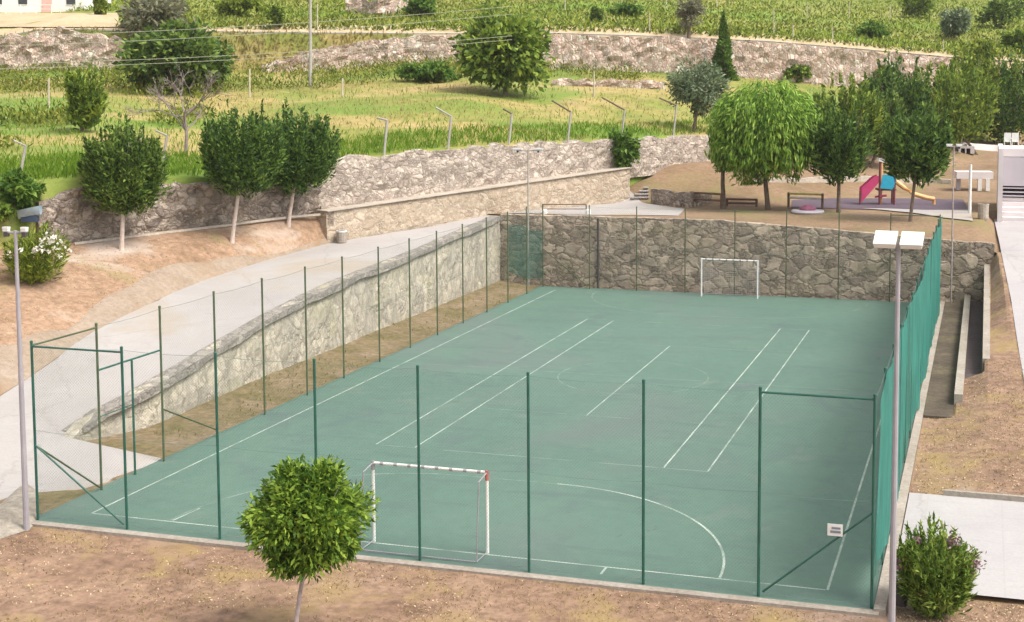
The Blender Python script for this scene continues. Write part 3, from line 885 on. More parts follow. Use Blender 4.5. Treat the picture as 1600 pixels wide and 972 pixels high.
# ------------------------------------------------------------------ COURT MARKINGS
LZ = .004
def strip(mb, a, b, wd, z=LZ):
    a = np.array(a); b = np.array(b); d = (b - a) / np.linalg.norm(b - a); n = np.array([-d[1], d[0]]) * wd / 2
    mb.quad((*(a + n), z), (*(a - n), z), (*(b - n), z), (*(b + n), z))
def arc(mb, c, r, a0, a1, wd, z=LZ, n=28):
    for k in range(n):
        t0 = a0 + (a1 - a0) * k / n; t1 = a0 + (a1 - a0) * (k + 1) / n
        q = [(c[0] + rr * math.cos(t), c[1] + rr * math.sin(t), z) for rr, t in ((r - wd / 2, t0), (r + wd / 2, t0), (r + wd / 2, t1), (r - wd / 2, t1))]
        mb.quad(*q)
hl = 11.885
mb = MB()
for x in (-5.485, 5.485, -4.115, 4.115): strip(mb, (x, -hl + .04), (x, hl - .04), .05)
strip(mb, (0, -6.4), (0, 6.4), .045)
struct(mb.build('tennis_lines', M['line']))
mb = MB()
strip(mb, (-5.5, -hl), (5.5, -hl), .07, .0035); strip(mb, (-5.5, hl), (5.5, hl), .07, .0035)
strip(mb, (-4.08, -6.4), (4.08, -6.4), .06, .0035); strip(mb, (-4.08, 6.4), (4.08, 6.4), .06, .0035)
arc(mb, (0, 0), 3, 0, 2 * math.pi, .06, .003, 48); strip(mb, (-9.9, 0), (9.9, 0), .05, .0025)
for s in (-1, 1):
    c0_ = (-1.5, s * 20.28)
    arc(mb, (-1.5, s * 20.28), 6, math.pi if s < 0 else math.pi, math.pi / 2 if s < 0 else 3 * math.pi / 2, .07, .003)
strip(mb, (-1.5, -14.28), (1.5, -14.28), .07, .003); strip(mb, (-1.5, 14.28), (1.5, 14.28), .06, .003)
arc(mb, (1.5, 20.28), 6, 0, -math.pi / 2, .06, .003)
strip(mb, (-9.9, 20.28), (9.9, 20.28), .06, .003)
struct(mb.build('faded_lines', M['faint']))
mb = MB()
strip(mb, (-9.9, -20.28), (-9.9, 20.2), .06); strip(mb, (10.05, -20.32), (10.05, 12), .06)
strip(mb, (-9.86, -20.28), (10.0, -20.32), .055)
arc(mb, (1.5, -20.28), 6, 0.006, math.pi / 2, .065)
strip(mb, (-7.42, -20.2), (-7.3, -19.1), .06); strip(mb, (4.72, -20.34), (4.72, -20.8), .06)
struct(mb.build('pitch_lines', M['line']))

# ------------------------------------------------------------------ FENCES
PH = 4.85; PR = .035
NEAR_X = [-10.95, -8.17, -5.4, -2.61, .18, 3.02, 5.85, 8.57, 11.12]
LEFT_Y = [-18.42, -15.4, -12.43, -9.41, -6.35, -3.39, -.16, 2.93, 5.95, 9.1, 12.3, 15.4, 18.4]
def chain(mb, a, b, h, pitch=.085, r=.0014):
    """chain-link wires as thin straight rods on the vertical panel a-b"""
    a = np.array(a, float); b = np.array(b, float); d = b - a; L = np.linalg.norm(d); d = d / L
    n = np.array([-d[1], d[0], 0]) * r
    for sgn in (1, -1):
        k = -h if sgn > 0 else 0
        while k < (L if sgn > 0 else L + h):
            s0, z0, s1, z1 = (k, 0, k + h, h) if sgn > 0 else (k, 0, k - h, h)
            if s0 < 0: z0 = -s0 if sgn > 0 else z0; s0 = 0
            if s0 > L: z0 = s0 - L; s0 = L
            if s1 > L: z1 = h - (s1 - L); s1 = L
            if s1 < 0: z1 = h + s1; s1 = 0
            if z1 - z0 > .02:
                p = a + d * s0 + np.array([0, 0, z0 + .06]); q = a + d * s1 + np.array([0, 0, z1 + .06])
                t = (q - p) / np.linalg.norm(q - p); m_ = np.cross(t, n / r) * r
                i = len(mb.v)
                for e in (p, q):
                    mb.v += [tuple(e + n), tuple(e - n * .5 + m_ * .87), tuple(e - n * .5 - m_ * .87)]
                for j in range(3):
                    mb.f.append((i + j, i + (j + 1) % 3, i + 3 + (j + 1) % 3, i + 3 + j))
            k += pitch
    return mb
def sagwire(mb, pts, r=.006, sag=.05):
    for p, q in zip(pts[:-1], pts[1:]):
        p = np.array(p, float); q = np.array(q, float)
        mb.tube([p + (q - p) * s - np.array([0, 0, sag * 4 * s * (1 - s)]) for s in np.linspace(0, 1, 7)], r, 3, False)
    return mb

def post(root, x, y, h=PH, mat='green_tube', r=PR, z=0):
    mb = MB().tube([(x, y, z), (x, y, z + h)], r, 8)
    mb.lathe((x, y, z + h), [(r * 1.15, -.04), (r * 1.15, .015), (r * .5, .03), (.0, .03)], 8)
    return mb.build('post', M[mat], root)
def rail(root, a, b, name='rail', r=.026, mat='green_tube'):
    return MB().tube([a, b], r, 7).build(name, M[mat], root)

YN = -21.12
f1 = thing('court_fence', 'tall green wire fence along the near end of the court, before the near goal', 'fence', (0, YN, 0))
for x in NEAR_X: post(f1, x, YN)
rail(f1, (NEAR_X[0], YN, 4.72), (NEAR_X[1], YN, 4.72)); rail(f1, (NEAR_X[-2], YN, 4.75), (NEAR_X[-1], YN, 4.75))
rail(f1, (NEAR_X[0], YN, 2.05), (NEAR_X[1] - .1, YN, .12), 'brace'); rail(f1, (NEAR_X[-1], YN, 2.2), (NEAR_X[-2] + .1, YN, .12), 'brace')
for h in (4.78, 2.45, .12): sagwire(MB(), [(x, YN, h) for x in NEAR_X], .005).build('tension_wire', M['wire'], f1)
chain(MB(), (NEAR_X[0], YN, 0), (NEAR_X[-1], YN, 0), 4.7).build('wire_mesh', M['wire'], f1)

f2 = thing('court_fence', 'tall weathered wire fence along the court\'s left side, with a gate near its front', 'fence', (-10.97, 0, 0))
for y in LEFT_Y: post(f2, -10.97, y, PH, 'olive_tube')
rail(f2, (-10.97, YN, 4.74), (-10.97, LEFT_Y[0], 4.74), mat='olive_tube')
rail(f2, (-10.97, YN, 2.05), (-10.97, LEFT_Y[0] - .08, .1), 'brace', mat='olive_tube'); rail(f2, (-10.97, LEFT_Y[1], 1.65), (-10.97, LEFT_Y[2] - .05, .25), 'brace', mat='olive_tube')
g = MB().tube([(-10.97, LEFT_Y[0], 3.5), (-10.97, LEFT_Y[1], 3.5)], .03, 7)
g.tube([(-10.97, -16.85, 0), (-10.97, -16.85, 3.5)], .035, 7)
gate = g.build('gate', M['green_tube'], f2)
l = MB().tube([(-10.95, LEFT_Y[0] + .05, 2.15), (-10.95, -16.9, 2.15)], .015, 6).build('latch_bar', M['green_tube'], f2); l.parent = gate
sagwire(MB(), [(-10.97, y, 4.78) for y in ([YN] + LEFT_Y + [21.0])], .005).build('tension_wire', M['wire'], f2)
for h in (2.45, .12): sagwire(MB(), [(-10.97, y, h) for y in LEFT_Y[1:] + [21.0]], .005).build('tension_wire', M['wire'], f2)
mb = chain(MB(), (-10.97, YN, 0), (-10.97, LEFT_Y[0], 0), 4.7); mb.build('wire_mesh', M['wire'], f2)
chain(MB(), (-10.97, LEFT_Y[1], 0), (-10.97, 21.0, 0), 4.7, .12).build('wire_mesh', M['wire'], f2)

YF = 21.15
f3 = thing('court_fence', 'tall thin fence along the far end of the court, against the shaded stone wall', 'fence', (0, YF, 0))
for x in NEAR_X: post(f3, x, YF, 4.75, 'olive_tube', .03)
rail(f3, (NEAR_X[-2], YF, 4.68), (NEAR_X[-1], YF, 4.68), mat='olive_tube')
rail(f3, (-10.95, YF, 2.2), (NEAR_X[1] - .1, YF, .12), 'brace', mat='olive_tube')
for h in (4.7, 2.4): sagwire(MB(), [(x, YF, h) for x in NEAR_X], .005).build('tension_wire', M['wire'], f3)
chain(MB(), (NEAR_X[0], YF, 0), (NEAR_X[-1], YF, 0), 4.6, .12).build('wire_mesh', M['wire'], f3)

f4 = thing('court_fence', 'tall green fence along the court\'s right side, carrying the teal shade net', 'fence', (11.14, 0, 0))
RY = [-18.3, -15.3, -12.3, -9.3, -6.3, -3.3, -.3, 2.7, 5.7, 8.7, 11.7, 14.7, 17.7]
for y in RY: post(f4, 11.14, y)
for h in (4.78, 2.45, .12): sagwire(MB(), [(11.14, y, h) for y in ([YN] + RY + [YF])], .005).build('tension_wire', M['wire'], f4)
chain(MB(), (11.14, YN, 0), (11.14, YF, 0), 4.7, .15).build('wire_mesh', M['wire'], f4)
# shade net hung on the outside of the right fence
ysn = np.linspace(-21.0, 21.1, 240); zsn = np.linspace(0, 1, 16)
P = []
for i, y in enumerate(ysn):
    sagt = .10 * abs(math.sin((y + 21.3) / 3.0 * math.pi))
    zt_ = 4.76 - sagt * .8 - (.25 if y < -18.6 else 0) * (-18.6 - y) * .2
    zb_ = .10 + .5 * max(0, float(vnoise(y * .8, 2, 6)) - .45) + (.5 if y < -17 else 0) * min(1, (-17 - y) / 2)
    P.append([(11.19 + .10 * (float(fbm(y * 1.1, s * 1.4, 9)) - .35) + .03 * (float(vnoise(y * 2.3 + s * 1.5, s * 2.2, 14)) - .5) + .16 * (float(vnoise(y * .35, s * .8, 19)) - .5), y, zb_ + (zt_ - zb_) * s) for s in zsn])
tag(MB().grid(P).build('shade_net', M['net'], None, True), 'long teal shade net hung along the right-hand fence of the court', 'net')
# loose net piece in the far left corner
P = []
for i, x in enumerate(np.linspace(-13.1, -11.02, 16)):
    P.append([(x, 21.3 + .07 * (float(vnoise(x * 3, z * 1.2, 5)) - .5), (.15 + .9 * float(vnoise(x * 1.6, 1, 3))) + z * (3.75 - .5 * float(vnoise(x * 1.3, 7, 3))) / 1.0 * .82) for z in np.linspace(0, 1, 12)])
tag(MB().grid(P).build('net_scrap', M['net_thin'], None, True), 'torn see-through teal net scrap in the far left corner of the court', 'net')
# sign on the near right brace
sg = thing('sign_board', 'small white sign with dark print hung on the diagonal brace at the near right corner', 'sign', (9.8, YN - .06, .9))
def brz(x): return .12 + (x - NEAR_X[-2] - .1) / (NEAR_X[-1] - NEAR_X[-2] - .1) * 2.08
q = on_line(1305, 828, (0, YN - .05), (1, 0))
MB().box((q[0], YN - .06, q[2]), (.34, .015, .27)).build('board', M['white_paint'], sg)
mb = MB(); mb.box((q[0] + .02, YN - .071, q[2] + .045), (.2, .006, .05)); mb.box((q[0] + .01, YN - .071, q[2] - .04), (.23, .006, .055)); mb.build('print', M['sign_grey'], sg)
MB().tube([(q[0], YN - .05, q[2] + .05), (q[0], YN, q[2] - .05)], .012, 5).build('clamp', M['dark_metal'], sg)

# ------------------------------------------------------------------ GOALS
def goal(label, y, sgn, broken=False):
    g_ = thing('goal', label, 'goal', (0.05, y, 0))
    x0, x1 = -1.5, 1.6
    H = 2.06; r = .042
    pw = MB().tube([(x0, y, 0), (x0, y, H)], r, 10); pw.build('goal_post', M['white_paint'], g_)
    p2 = MB().tube([(x1, y, 0), (x1, y, H)], r, 10).build('goal_post', M['white_paint'], g_)
    MB().tube([(x0, y, H), (x1, y, H)], r * .95, 10).build('crossbar', M['white_paint'], g_)
    # worn bands, dark rings round the bar
    nb = 8
    for k in range(nb):
        xx = x0 + .25 + (x1 - x0 - .45) * k / (nb - 1)
        MB().tube([(xx - .045, y, H), (xx + .045, y, H)], r * 1.03, 10).build('crossbar_band', M['galv'], g_)
    cmat = M['red_paint'] if sgn < 0 else M['white_paint']
    MB().tube([(x1, y, H - .2), (x1, y, H + .05)], r * 1.12, 10).build('corner_joint', cmat, g_)
    MB().tube([(x0, y, H - .18), (x0, y, H + .05)], r * 1.12, 10).build('corner_joint', M['galv'] if sgn < 0 else M['white_paint'], g_)
    dep = .75
    fr = MB()
    for x in (x0, x1):
        fr.tube([(x, y, H), (x, y + sgn * .55, H - .08), (x, y + sgn * dep, .04), (x, y, .04)], .018, 7)
    fr.tube([(x0, y + sgn * dep, .04), (x1, y + sgn * dep, .04)], .018, 7)
    fr.build('rear_frame', M['galv'], g_)
    if sgn > 0:
        nt_ = MB()
        for k in range(26):
            xx = x0 + (x1 - x0) * k / 25
            nt_.tube([(xx, y + .05, H), (xx, y + .55, H - .1), (xx, y + dep, .05)], .005, 3, False)
        for k in range(18):
            s = k / 17
            nt_.tube([(x0, y + .55 + s * (dep - .55), H - .1 + s * (.15 - H)), (x1, y + .55 + s * (dep - .55), H - .1 + s * (.15 - H))], .005, 3, False)
        nt_.build('goal_net', M['grey_wire'], g_)
    return g_
goal('white goal frame at the near end beside the round tree, with a faded red corner', -20.2, -1)
goal('white goal frame with a grey net at the far end, against the shaded stone wall', 20.3, 1)

# ------------------------------------------------------------------ FLOODLIGHT POLES
def flood(label, x, y, h, heads, mat='galv', r0=.08, r1=.045, yaw=0.0, hs=(.62, .42), tilt=.25, arm=.75):
    p = thing('floodlight_pole', label, 'light pole', (x, y, 0), 'floodlight poles at the corners of the court')
    MB().tube([(x, y, -.1), (x, y, h * .5), (x, y, h)], [r0, (r0 + r1) / 2, r1], 10).build('pole', M[mat], p)
    ca, sa = math.cos(yaw), math.sin(yaw)
    if heads:
        MB().tube([(x - arm * .5 * ca, y - arm * .5 * sa, h - .05), (x + arm * .5 * ca, y + arm * .5 * sa, h - .05)], .03, 7).build('crossarm', M[mat], p)
        for s in (-1, 1):
            cx, cy, cz = x + s * arm * .5 * ca, y + s * arm * .5 * sa, h + .07
            ct, st = math.cos(tilt), math.sin(tilt)
            T = np.array([[1, 0, 0], [0, ct, -st], [0, st, ct]])
            hb = MB()
            hb.box((cx, cy, cz), (hs[0], hs[1], .05), yaw, T)
            hb.box((cx, cy, cz - .055), (hs[0] * .93, hs[1] * .9, .07), yaw, T)
            lamp = hb.build('lamp_head', M['white_paint'], p)
            gl = MB().box((cx, cy, cz - .105), (hs[0] * .8, hs[1] * .75, .02), yaw, T).build('lamp_glass', M['galv'], p)
            gl.parent = lamp
            br = MB().box((cx, cy, cz - .17), (.1, .12, .12), yaw).build('bracket', M['dark_metal'], p); br.parent = lamp
    return p
flood('grey floodlight pole with two white lamp heads at the near right corner, beside the bush', 11.62, -21.95, 8.36, True, 'pole_light', yaw=-.05, hs=(.47, .5), tilt=.48, arm=.55)
flood('grey floodlight pole rising past the frame-like gate corner at the near left of the court', -10.75, -21.8, 7.9, True, 'galv', yaw=.15, hs=(.15, .14), tilt=-.05, arm=.5)
flood('thin pale floodlight pole at the far left corner, in front of the pale terrace wall', -11.9, 21.35, 7.85, True, 'concrete_post', .05, .035, yaw=.2, hs=(.55, .3), tilt=.0, arm=1.2)
flood('thin brown-grey floodlight pole at the far right corner, beyond the end of the teal net', 11.75, 21.0, 8.4, True, 'trunk_grey', .05, .035, yaw=.2, hs=(.3, .2), tilt=.0, arm=.5)

# ------------------------------------------------------------------ TREES
def crown_points(style, c, rx, ry, rz, n, seed, clumps=40):
    rg = np.random.default_rng(seed)
    if style == 'round':
        d = unit(rg.normal(size=(clumps, 3)))
        rad = rg.uniform(.3, .80, (clumps, 1))
        cc = d * rad
        cr = rg.uniform(.17, .40, clumps)
        k = rg.integers(0, clumps, n)
        dd = unit(rg.normal(size=(n, 3)))
        p = cc[k] + dd * (cr[k] * rg.uniform(.35, 1.12, n))[:, None]
        D = unit(dd * .8 + d[k] * .5 + rg.normal(size=(n, 3)) * .5 + np.array([0, 0, -.15]))
        return np.array(c) + p * [rx, ry, rz], D
    if style == 'upright':
        th = rg.uniform(0, 2 * math.pi, clumps); rr = np.sqrt(rg.uniform(0, 1, clumps)) * .98
        top = np.sqrt(np.clip(1 - rr ** 2, .10, 1)) ** .7 * rg.uniform(.35, 1.0, clumps)
        bot = -(np.clip(1 - rr ** 2, .0, 1) ** .33) * rg.uniform(.5, 1.0, clumps) - .02
        lump = .72 + .36 * vnoise(th * 1.6, np.full(clumps, seed * 1.7), seed) 
        top = top * lump * 1.12; rr = rr * (.8 + .3 * vnoise(th * 1.3 + 9, np.full(clumps, seed * .7), seed + 2))
        tall = rg.uniform(0, 1, clumps) < .16
        top = np.where(tall, np.minimum(top * 1.25 + .08, 1.15), top)
        wd = np.where(tall, .04, rg.uniform(.05, .13, clumps))
        k = rg.integers(0, clumps, n); s = rg.uniform(0, 1, n) ** 1.15
        wob = rg.normal(size=(n, 2)) * (wd[k] * (1.25 - s))[:, None]
        fl = (.82 + .26 * s)
        x = rr[k] * np.cos(th[k]) * fl + wob[:, 0]; y = rr[k] * np.sin(th[k]) * fl + wob[:, 1]
        z = bot[k] + (top[k] * 1.02 - bot[k]) * s
        D = unit(np.stack([wob[:, 0] * 6 + x * .4, wob[:, 1] * 6 + y * .4, np.full(n, .75)], 1) + rg.normal(size=(n, 3)) * .4)
        return np.array(c) + np.stack([x * rx, y * ry, z * rz], 1), D
    if style == 'weep':
        th = rg.uniform(0, 2 * math.pi, clumps); r0 = np.sqrt(rg.uniform(.02, 1, clumps)) * .82
        top = np.sqrt(np.clip(1 - r0 ** 2, .08, 1)) * rg.uniform(.45, 1.0, clumps)
        ln_ = rg.uniform(.2, 1.35, clumps) * (.55 + .5 * r0)
        k = rg.integers(0, clumps, n); s = rg.uniform(0, 1, n)
        out = r0[k] + .22 * np.sqrt(s) * (.4 + .6 * r0[k])
        z = top[k] - ln_[k] * s ** 1.25
        z = np.maximum(z, -1.0 + .75 * out ** 2 - .1 * rg.uniform(0, 1, n))
        j = rg.normal(size=(n, 3)) * .035
        p = np.stack([out * np.cos(th[k]), out * np.sin(th[k]), z], 1) + j
        D = unit(np.stack([np.cos(th[k]) * (1 - s) * .8, np.sin(th[k]) * (1 - s) * .8, -.35 - s], 1) + rg.normal(size=(n, 3)) * .22)
        # the body of the crown: drooping leaf clumps through the whole volume
        nb = int(n * .6); nc = 110
        d = unit(rg.normal(size=(nc, 3))); cc = d * rg.uniform(.25, .86, (nc, 1)); cr = rg.uniform(.13, .28, nc)
        kb = rg.integers(0, nc, nb); dd = unit(rg.normal(size=(nb, 3)))
        pb = cc[kb] + dd * (cr[kb] * rg.uniform(.3, 1.1, nb))[:, None] * [1, 1, 1.35]
        pb[:, 2] = np.maximum(pb[:, 2], -.8)
        p[:nb] = pb
        D[:nb] = unit(np.stack([pb[:, 0] * .5, pb[:, 1] * .5, np.full(nb, -.75)], 1) + rg.normal(size=(nb, 3)) * .38)
        return np.array(c) + p * [rx, ry, rz], D
    if style == 'cone':
        z = 1 - 2 * np.sqrt(rg.uniform(0, 1, n)) ; th = rg.uniform(0, 2 * math.pi, n)
        r = (1 - z) / 2 * rg.uniform(.5, 1.05, n) * (.85 + .3 * np.sin(th * 3 + z * 5))
        p = np.stack([r * np.cos(th), r * np.sin(th), z], 1)
        D = unit(np.stack([np.cos(th), np.sin(th), np.full(n, .6)], 1) + rg.normal(size=(n, 3)) * .5)
        return np.array(c) + p * [rx, ry, rz], D

def tree(name, label, cat, base_px, crown, mat, style='round', n=5000, leaf=(.22, .1), clumps=40, trunk='trunk', tr=.09, seed=1, group=None, base=None, limbs=9, dense=None, nry=1.0):
    b = hit(*base_px) if base is None else np.array(base)
    dep = depth(b); k = dep / FPX
    x0, y0, x1, y1 = crown
    c = at_depth((x0 + x1) / 2, (y0 + y1) / 2, dep)
    rx = (x1 - x0) / 2 * k; rz = (y1 - y0) / 2 * k
    t = thing(name, label, cat, b, group)
    rg = random.Random(seed)
    mb = MB()
    top = np.array([c[0], c[1], c[2] - rz * .35])
    if trunk:
        mid = b + (top - b) * .5 + np.array([rg.uniform(-.06, .06), rg.uniform(-.06, .06), 0])
        mb.tube([b - np.array([0, 0, .15]), b + (mid - b) * .3, mid, top], [tr * 1.25, tr, tr * .9, tr * .7], 9)
        for i in range(limbs):
            a = 2 * math.pi * i / limbs + rg.uniform(-.3, .3)
            s = rg.uniform(.0, .45)
            st = top + np.array([0, 0, -s * rz * .5])
            e = c + np.array([math.cos(a) * rx * rg.uniform(.45, .8), math.sin(a) * rx * nry * rg.uniform(.45, .8), rz * rg.uniform(-.3, .75)])
            m_ = st + (e - st) * .5 + np.array([0, 0, rz * .06])
            mb.tube([st, m_, e], [tr * .5, tr * .32, tr * .12], 6)
        mb.build('trunk', M[trunk], t)
    P, D = crown_points(style, c, rx, rx * nry, rz, n, seed, clumps)
    rr = np.random.default_rng(seed + 5)
    sc = rr.uniform(.65, 1.3, n)
    quads_mesh('crown', leaf_quads(P, D, leaf[0] * sc, leaf[1] * sc), M[mat], t)
    return t, c, rx, rz

tree('round_tree', 'small round bright green tree on the dirt in front of the near goal', 'tree', (458, 1010), (384, 708, 580, 916), 'leaf_near', 'round', 24000, (.17, .06), 80, 'trunk_grey', .05, 3, base=at(458, 1012, -.03), limbs=11)
_, c, rx, rz = tree('flowering_bush', 'leafy bush with mauve dead flower heads beside the right lamp pole and concrete pad', 'bush', (1462, 962), (1403, 822, 1528, 968), 'leaf_bush', 'upright', 9000, (.2, .045), 130, 'trunk', .03, 4, base=at(1462, 958, .0), limbs=12)
bush = _
for dx, dz, s in ((.35, .78, .18), (.88, .35, .2), (.7, .15, .16), (-.5, .72, .08), (-.95, .15, .14)):
    pc = c + np.array([dx * rx, -.15, dz * rz]); nn = 90
    pts = pc + RNG.normal(size=(nn, 3)) * s * .42
    quads_mesh('flower_head', leaf_quads(pts, unit(RNG.normal(size=(nn, 3)) + [0, 0, .6]), .09, .05), M['flower_dead'], bush)

G_ST = 'clipped trees on the left dirt bank'
tree('street_tree', 'dark dense tree with a pale trunk, leftmost on the dirt bank, before the rubble wall', 'tree', (190, 390), (130, 190, 256, 342), 'leaf_dark', 'upright', 17000, (.25, .09), 190, 'trunk_pale', .1, 11, G_ST)
tree('street_tree', 'wide dark tree with a tall pale trunk, middle one on the left dirt bank', 'tree', (362, 378), (312, 168, 442, 310), 'leaf_dark2', 'upright', 17000, (.25, .09), 190, 'trunk_pale', .1, 12, G_ST)
tree('street_tree', 'dark tree with a pale trunk beside the end of the ledge wall', 'tree', (450, 352), (400, 164, 530, 306), 'leaf_dark2', 'upright', 17000, (.25, .09), 190, 'trunk_pale', .1, 13, G_ST)
tb, c, rx, rz = tree('reed_bush', 'yellow-green tufted bush with white blossoms behind the near left lamp pole', 'bush', (55, 442), (2, 352, 108, 446), 'leaf_lime', 'upright', 3800, (.34, .05), 90, None, .03, 14)
for i in range(16):
    ppx = random.choice([(66, 375), (78, 377), (88, 388), (75, 391), (66, 391), (54, 391), (110, 390), (33, 390), (17, 398), (93, 398), (72, 368), (58, 388), (82, 371), (28, 380)]) if i > 13 else [(66, 375), (78, 377), (88, 388), (75, 391), (66, 391), (54, 391), (109, 390), (33, 390), (17, 398), (93, 398), (72, 368), (58, 388), (82, 371), (95, 378)][i]
    pc = at_depth(ppx[0], ppx[1], depth(tb.location) - rx * .8)
    pts = pc + RNG.normal(size=(10, 3)) * .07
    quads_mesh('blossom', leaf_quads(pts, unit(RNG.normal(size=(10, 3))), .16, .09), M['flower'], tb)
    s_ = c + np.array([0, 0, -rz * .2])
    if ppx[0] > 85: MB().tube([s_, (s_ + pc) / 2 + np.array([0, 0, .2]), pc], .012, 4).build('stem', M['leaf_lime'], tb)

# bare dead tree
b = hit(290, 242); dep = depth(b); k = dep / FPX
dt = thing('dead_tree', 'bare grey dead tree with twisted branches, in front of the big dark bush', 'tree', b)
mb = MB(); rg = random.Random(5)
tp = at_depth(288, 175, dep)
mb.tube([b, b + (tp - b) * .5 + np.array([.1, 0, 0]), tp], [.11, .08, .06], 7)
br = MB()
def branch(p, d, L, r, lv):
    q = p + d * L
    m_ = (p + q) / 2 + np.array([rg.uniform(-1, 1), rg.uniform(-1, 1), rg.uniform(-1, 1)]) * L * .14
    br.tube([p, m_, q], [r, r * .8, r * .55], 5, False)
    if lv > 0:
        for _ in range(3):
            nd = d + np.array([rg.uniform(-1, 1), rg.uniform(-1, 1), rg.uniform(-.55, .75)]) * .85
            branch(q, nd / np.linalg.norm(nd), L * .68, r * .6, lv - 1)
for i in range(8):
    a = 2 * math.pi * i / 8
    dd = np.array([math.cos(a) * .8, math.sin(a) * .8, rg.uniform(.2, 1.0)])
    branch(b + (tp - b) * rg.uniform(.55, 1.0), dd / np.linalg.norm(dd), 38 * k, .05, 3)
mb.build('trunk', M['dead_wood'], dt); br.build('branches', M['dead_wood'], dt)

tree('fruit_tree', 'big rounded dark green tree below the ruined wall at the upper left', 'tree', (285, 146), (188, 26, 374, 146), 'leaf_dark', 'round', 6500, (.62, .34), 80, 'trunk', .2, 21)
tree('grey_tree', 'pale grey-green feathery tree on the top terrace behind the big dark tree', 'tree', (235, 62), (172, -14, 300, 62), 'leaf_smoke', 'round', 3000, (.7, .26), 50, 'trunk', .15, 22, base=hit(235, 47))
tree('fruit_tree', 'tallest broad dark green tree growing through the field wall, upper centre', 'tree', (790, 150), (708, 4, 866, 152), 'leaf_mid', 'round', 7500, (.6, .33), 100, 'trunk', .2, 23)
tree('shrub', 'bright green low shrub at the foot of the field wall, left of the tallest tree', 'bush', (672, 128), (620, 94, 724, 130), 'leaf_shrub', 'round', 2200, (.5, .26), 40, None, .1, 24)
tree('lollipop_tree', 'tiny dark round-topped tree on the top terrace, left of the utility pole', 'tree', (430, 47), (414, 6, 448, 44), 'leaf_mid', 'round', 1500, (.5, .28), 26, 'trunk', .12, 25, base=hit(430, 46))
tree('cypress', 'slim pointed green conifer in front of the field wall, above the olive', 'tree', (1130, 124), (1109, 14, 1152, 128), 'leaf_shrub', 'cone', 3200, (.5, .2), 30, 'trunk', .12, 26)
tree('olive_tree', 'silvery grey-green olive tree at the end of the leaning fence posts', 'tree', (1083, 206), (1040, 88, 1144, 186), 'leaf_olive', 'round', 5200, (.34, .12), 70, 'trunk', .12, 27)
tree('smoke_tree', 'hazy grey-brown bare-topped tree above the field wall, left of the conifer', 'tree', (1076, 62), (1048, -10, 1110, 46), 'leaf_smoke', 'round', 1500, (.5, .16), 30, 'trunk', .2, 28, base=hit(1076, 62))
tree('weeping_willow', 'large light green weeping willow with drooping branches behind the low wall', 'tree', (1200, 328), (1106, 122, 1286, 306), 'leaf_willow', 'weep', 30000, (.38, .09), 700, 'trunk', .16, 31)
tree('willow_sapling', 'narrow drooping willow with a thick dark trunk, left of the large willow', 'tree', (1131, 326), (1108, 186, 1152, 276), 'leaf_willow', 'weep', 4000, (.38, .085), 130, 'trunk', .15, 32)
G_PT = 'trees round the playground'
tree('park_tree', 'dark dense tree right of the willow, beside the pink slide', 'tree', (1310, 332), (1256, 160, 1366, 292), 'leaf_dark2', 'upright', 7500, (.36, .13), 90, 'trunk', .12, 33, G_PT)
tree('park_tree', 'dark dense tree right of the slide, above the orange chute', 'tree', (1422, 346), (1376, 160, 1490, 294), 'leaf_dark2', 'upright', 7500, (.36, .13), 90, 'trunk', .1, 34, G_PT)
tree('park_tree', 'lighter green upright tree behind the dark tree next to the willow', 'tree', (1325, 268), (1262, 124, 1382, 240), 'leaf_mid', 'upright', 6500, (.42, .15), 80, 'trunk', .12, 35, G_PT)
tree('park_tree', 'tall dark tree in the back row, nearest the far end of the field wall', 'tree', (1402, 250), (1340, 90, 1460, 246), 'leaf_dark2', 'upright', 8500, (.46, .17), 90, 'trunk', .14, 36, G_PT)
tree('park_tree', 'tall tree in the back row standing over the white barbecue', 'tree', (1528, 242), (1414, 82, 1552, 240), 'leaf_mid', 'upright', 9000, (.46, .17), 90, 'trunk', .12, 37, G_PT)
tree('park_tree', 'tall dark tree at the right edge of the back row, over the grey building', 'tree', (1590, 232), (1500, 72, 1650, 232), 'leaf_dark2', 'upright', 9000, (.46, .17), 90, 'trunk', .12, 38, G_PT)
tree('park_tree', 'yellowish tall tree at the very back, beyond the back row of dark trees', 'tree', (1500, 205), (1470, 70, 1600, 180), 'leaf_lime', 'upright', 4200, (.5, .16), 80, 'trunk', .14, 39, G_PT)
tree('park_tree', 'spreading dark tree filling the gap behind the right playground tree', 'tree', (1360, 262), (1334, 140, 1424, 250), 'leaf_dark', 'upright', 5000, (.42, .15), 60, 'trunk', .12, 40, G_PT)
tree('ledge_bush', 'fresh green bush growing out of the ledge against the pale terrace wall', 'bush', (968, 266), (948, 196, 1004, 266), 'leaf_shrub', 'round', 2400, (.3, .15), 40, None, .05, 41, base=uw(970, 266) - nu * .5)
tree('slender_tree', 'slim mid-green tree on the left meadow behind the leftmost bank tree', 'tree', (128, 206), (98, 106, 166, 204), 'leaf_mid', 'upright', 2600, (.42, .16), 50, 'trunk', .1, 42)
tree('bramble_bush', 'bright green bramble spilling over the broken wall at the left edge', 'bush', (34, 322), (-8, 262, 74, 326), 'leaf_shrub', 'round', 3000, (.32, .18), 50, None, .05, 43, base=uw(34, 330) + nu * .3)
tree('bramble_bush', 'olive bramble at the extreme left edge below the bright one', 'bush', (0, 352), (-40, 318, 26, 352), 'leaf_mid', 'round', 1500, (.3, .16), 30, None, .05, 44, base=uw(0, 360) - nu * .4)
tree('grey_tree', 'pale round grey-green tree on the hillside at the top right', 'tree', (1490, 62), (1464, 4, 1526, 60), 'leaf_olive', 'round', 2200, (.6, .28), 36, 'trunk', .15, 45)
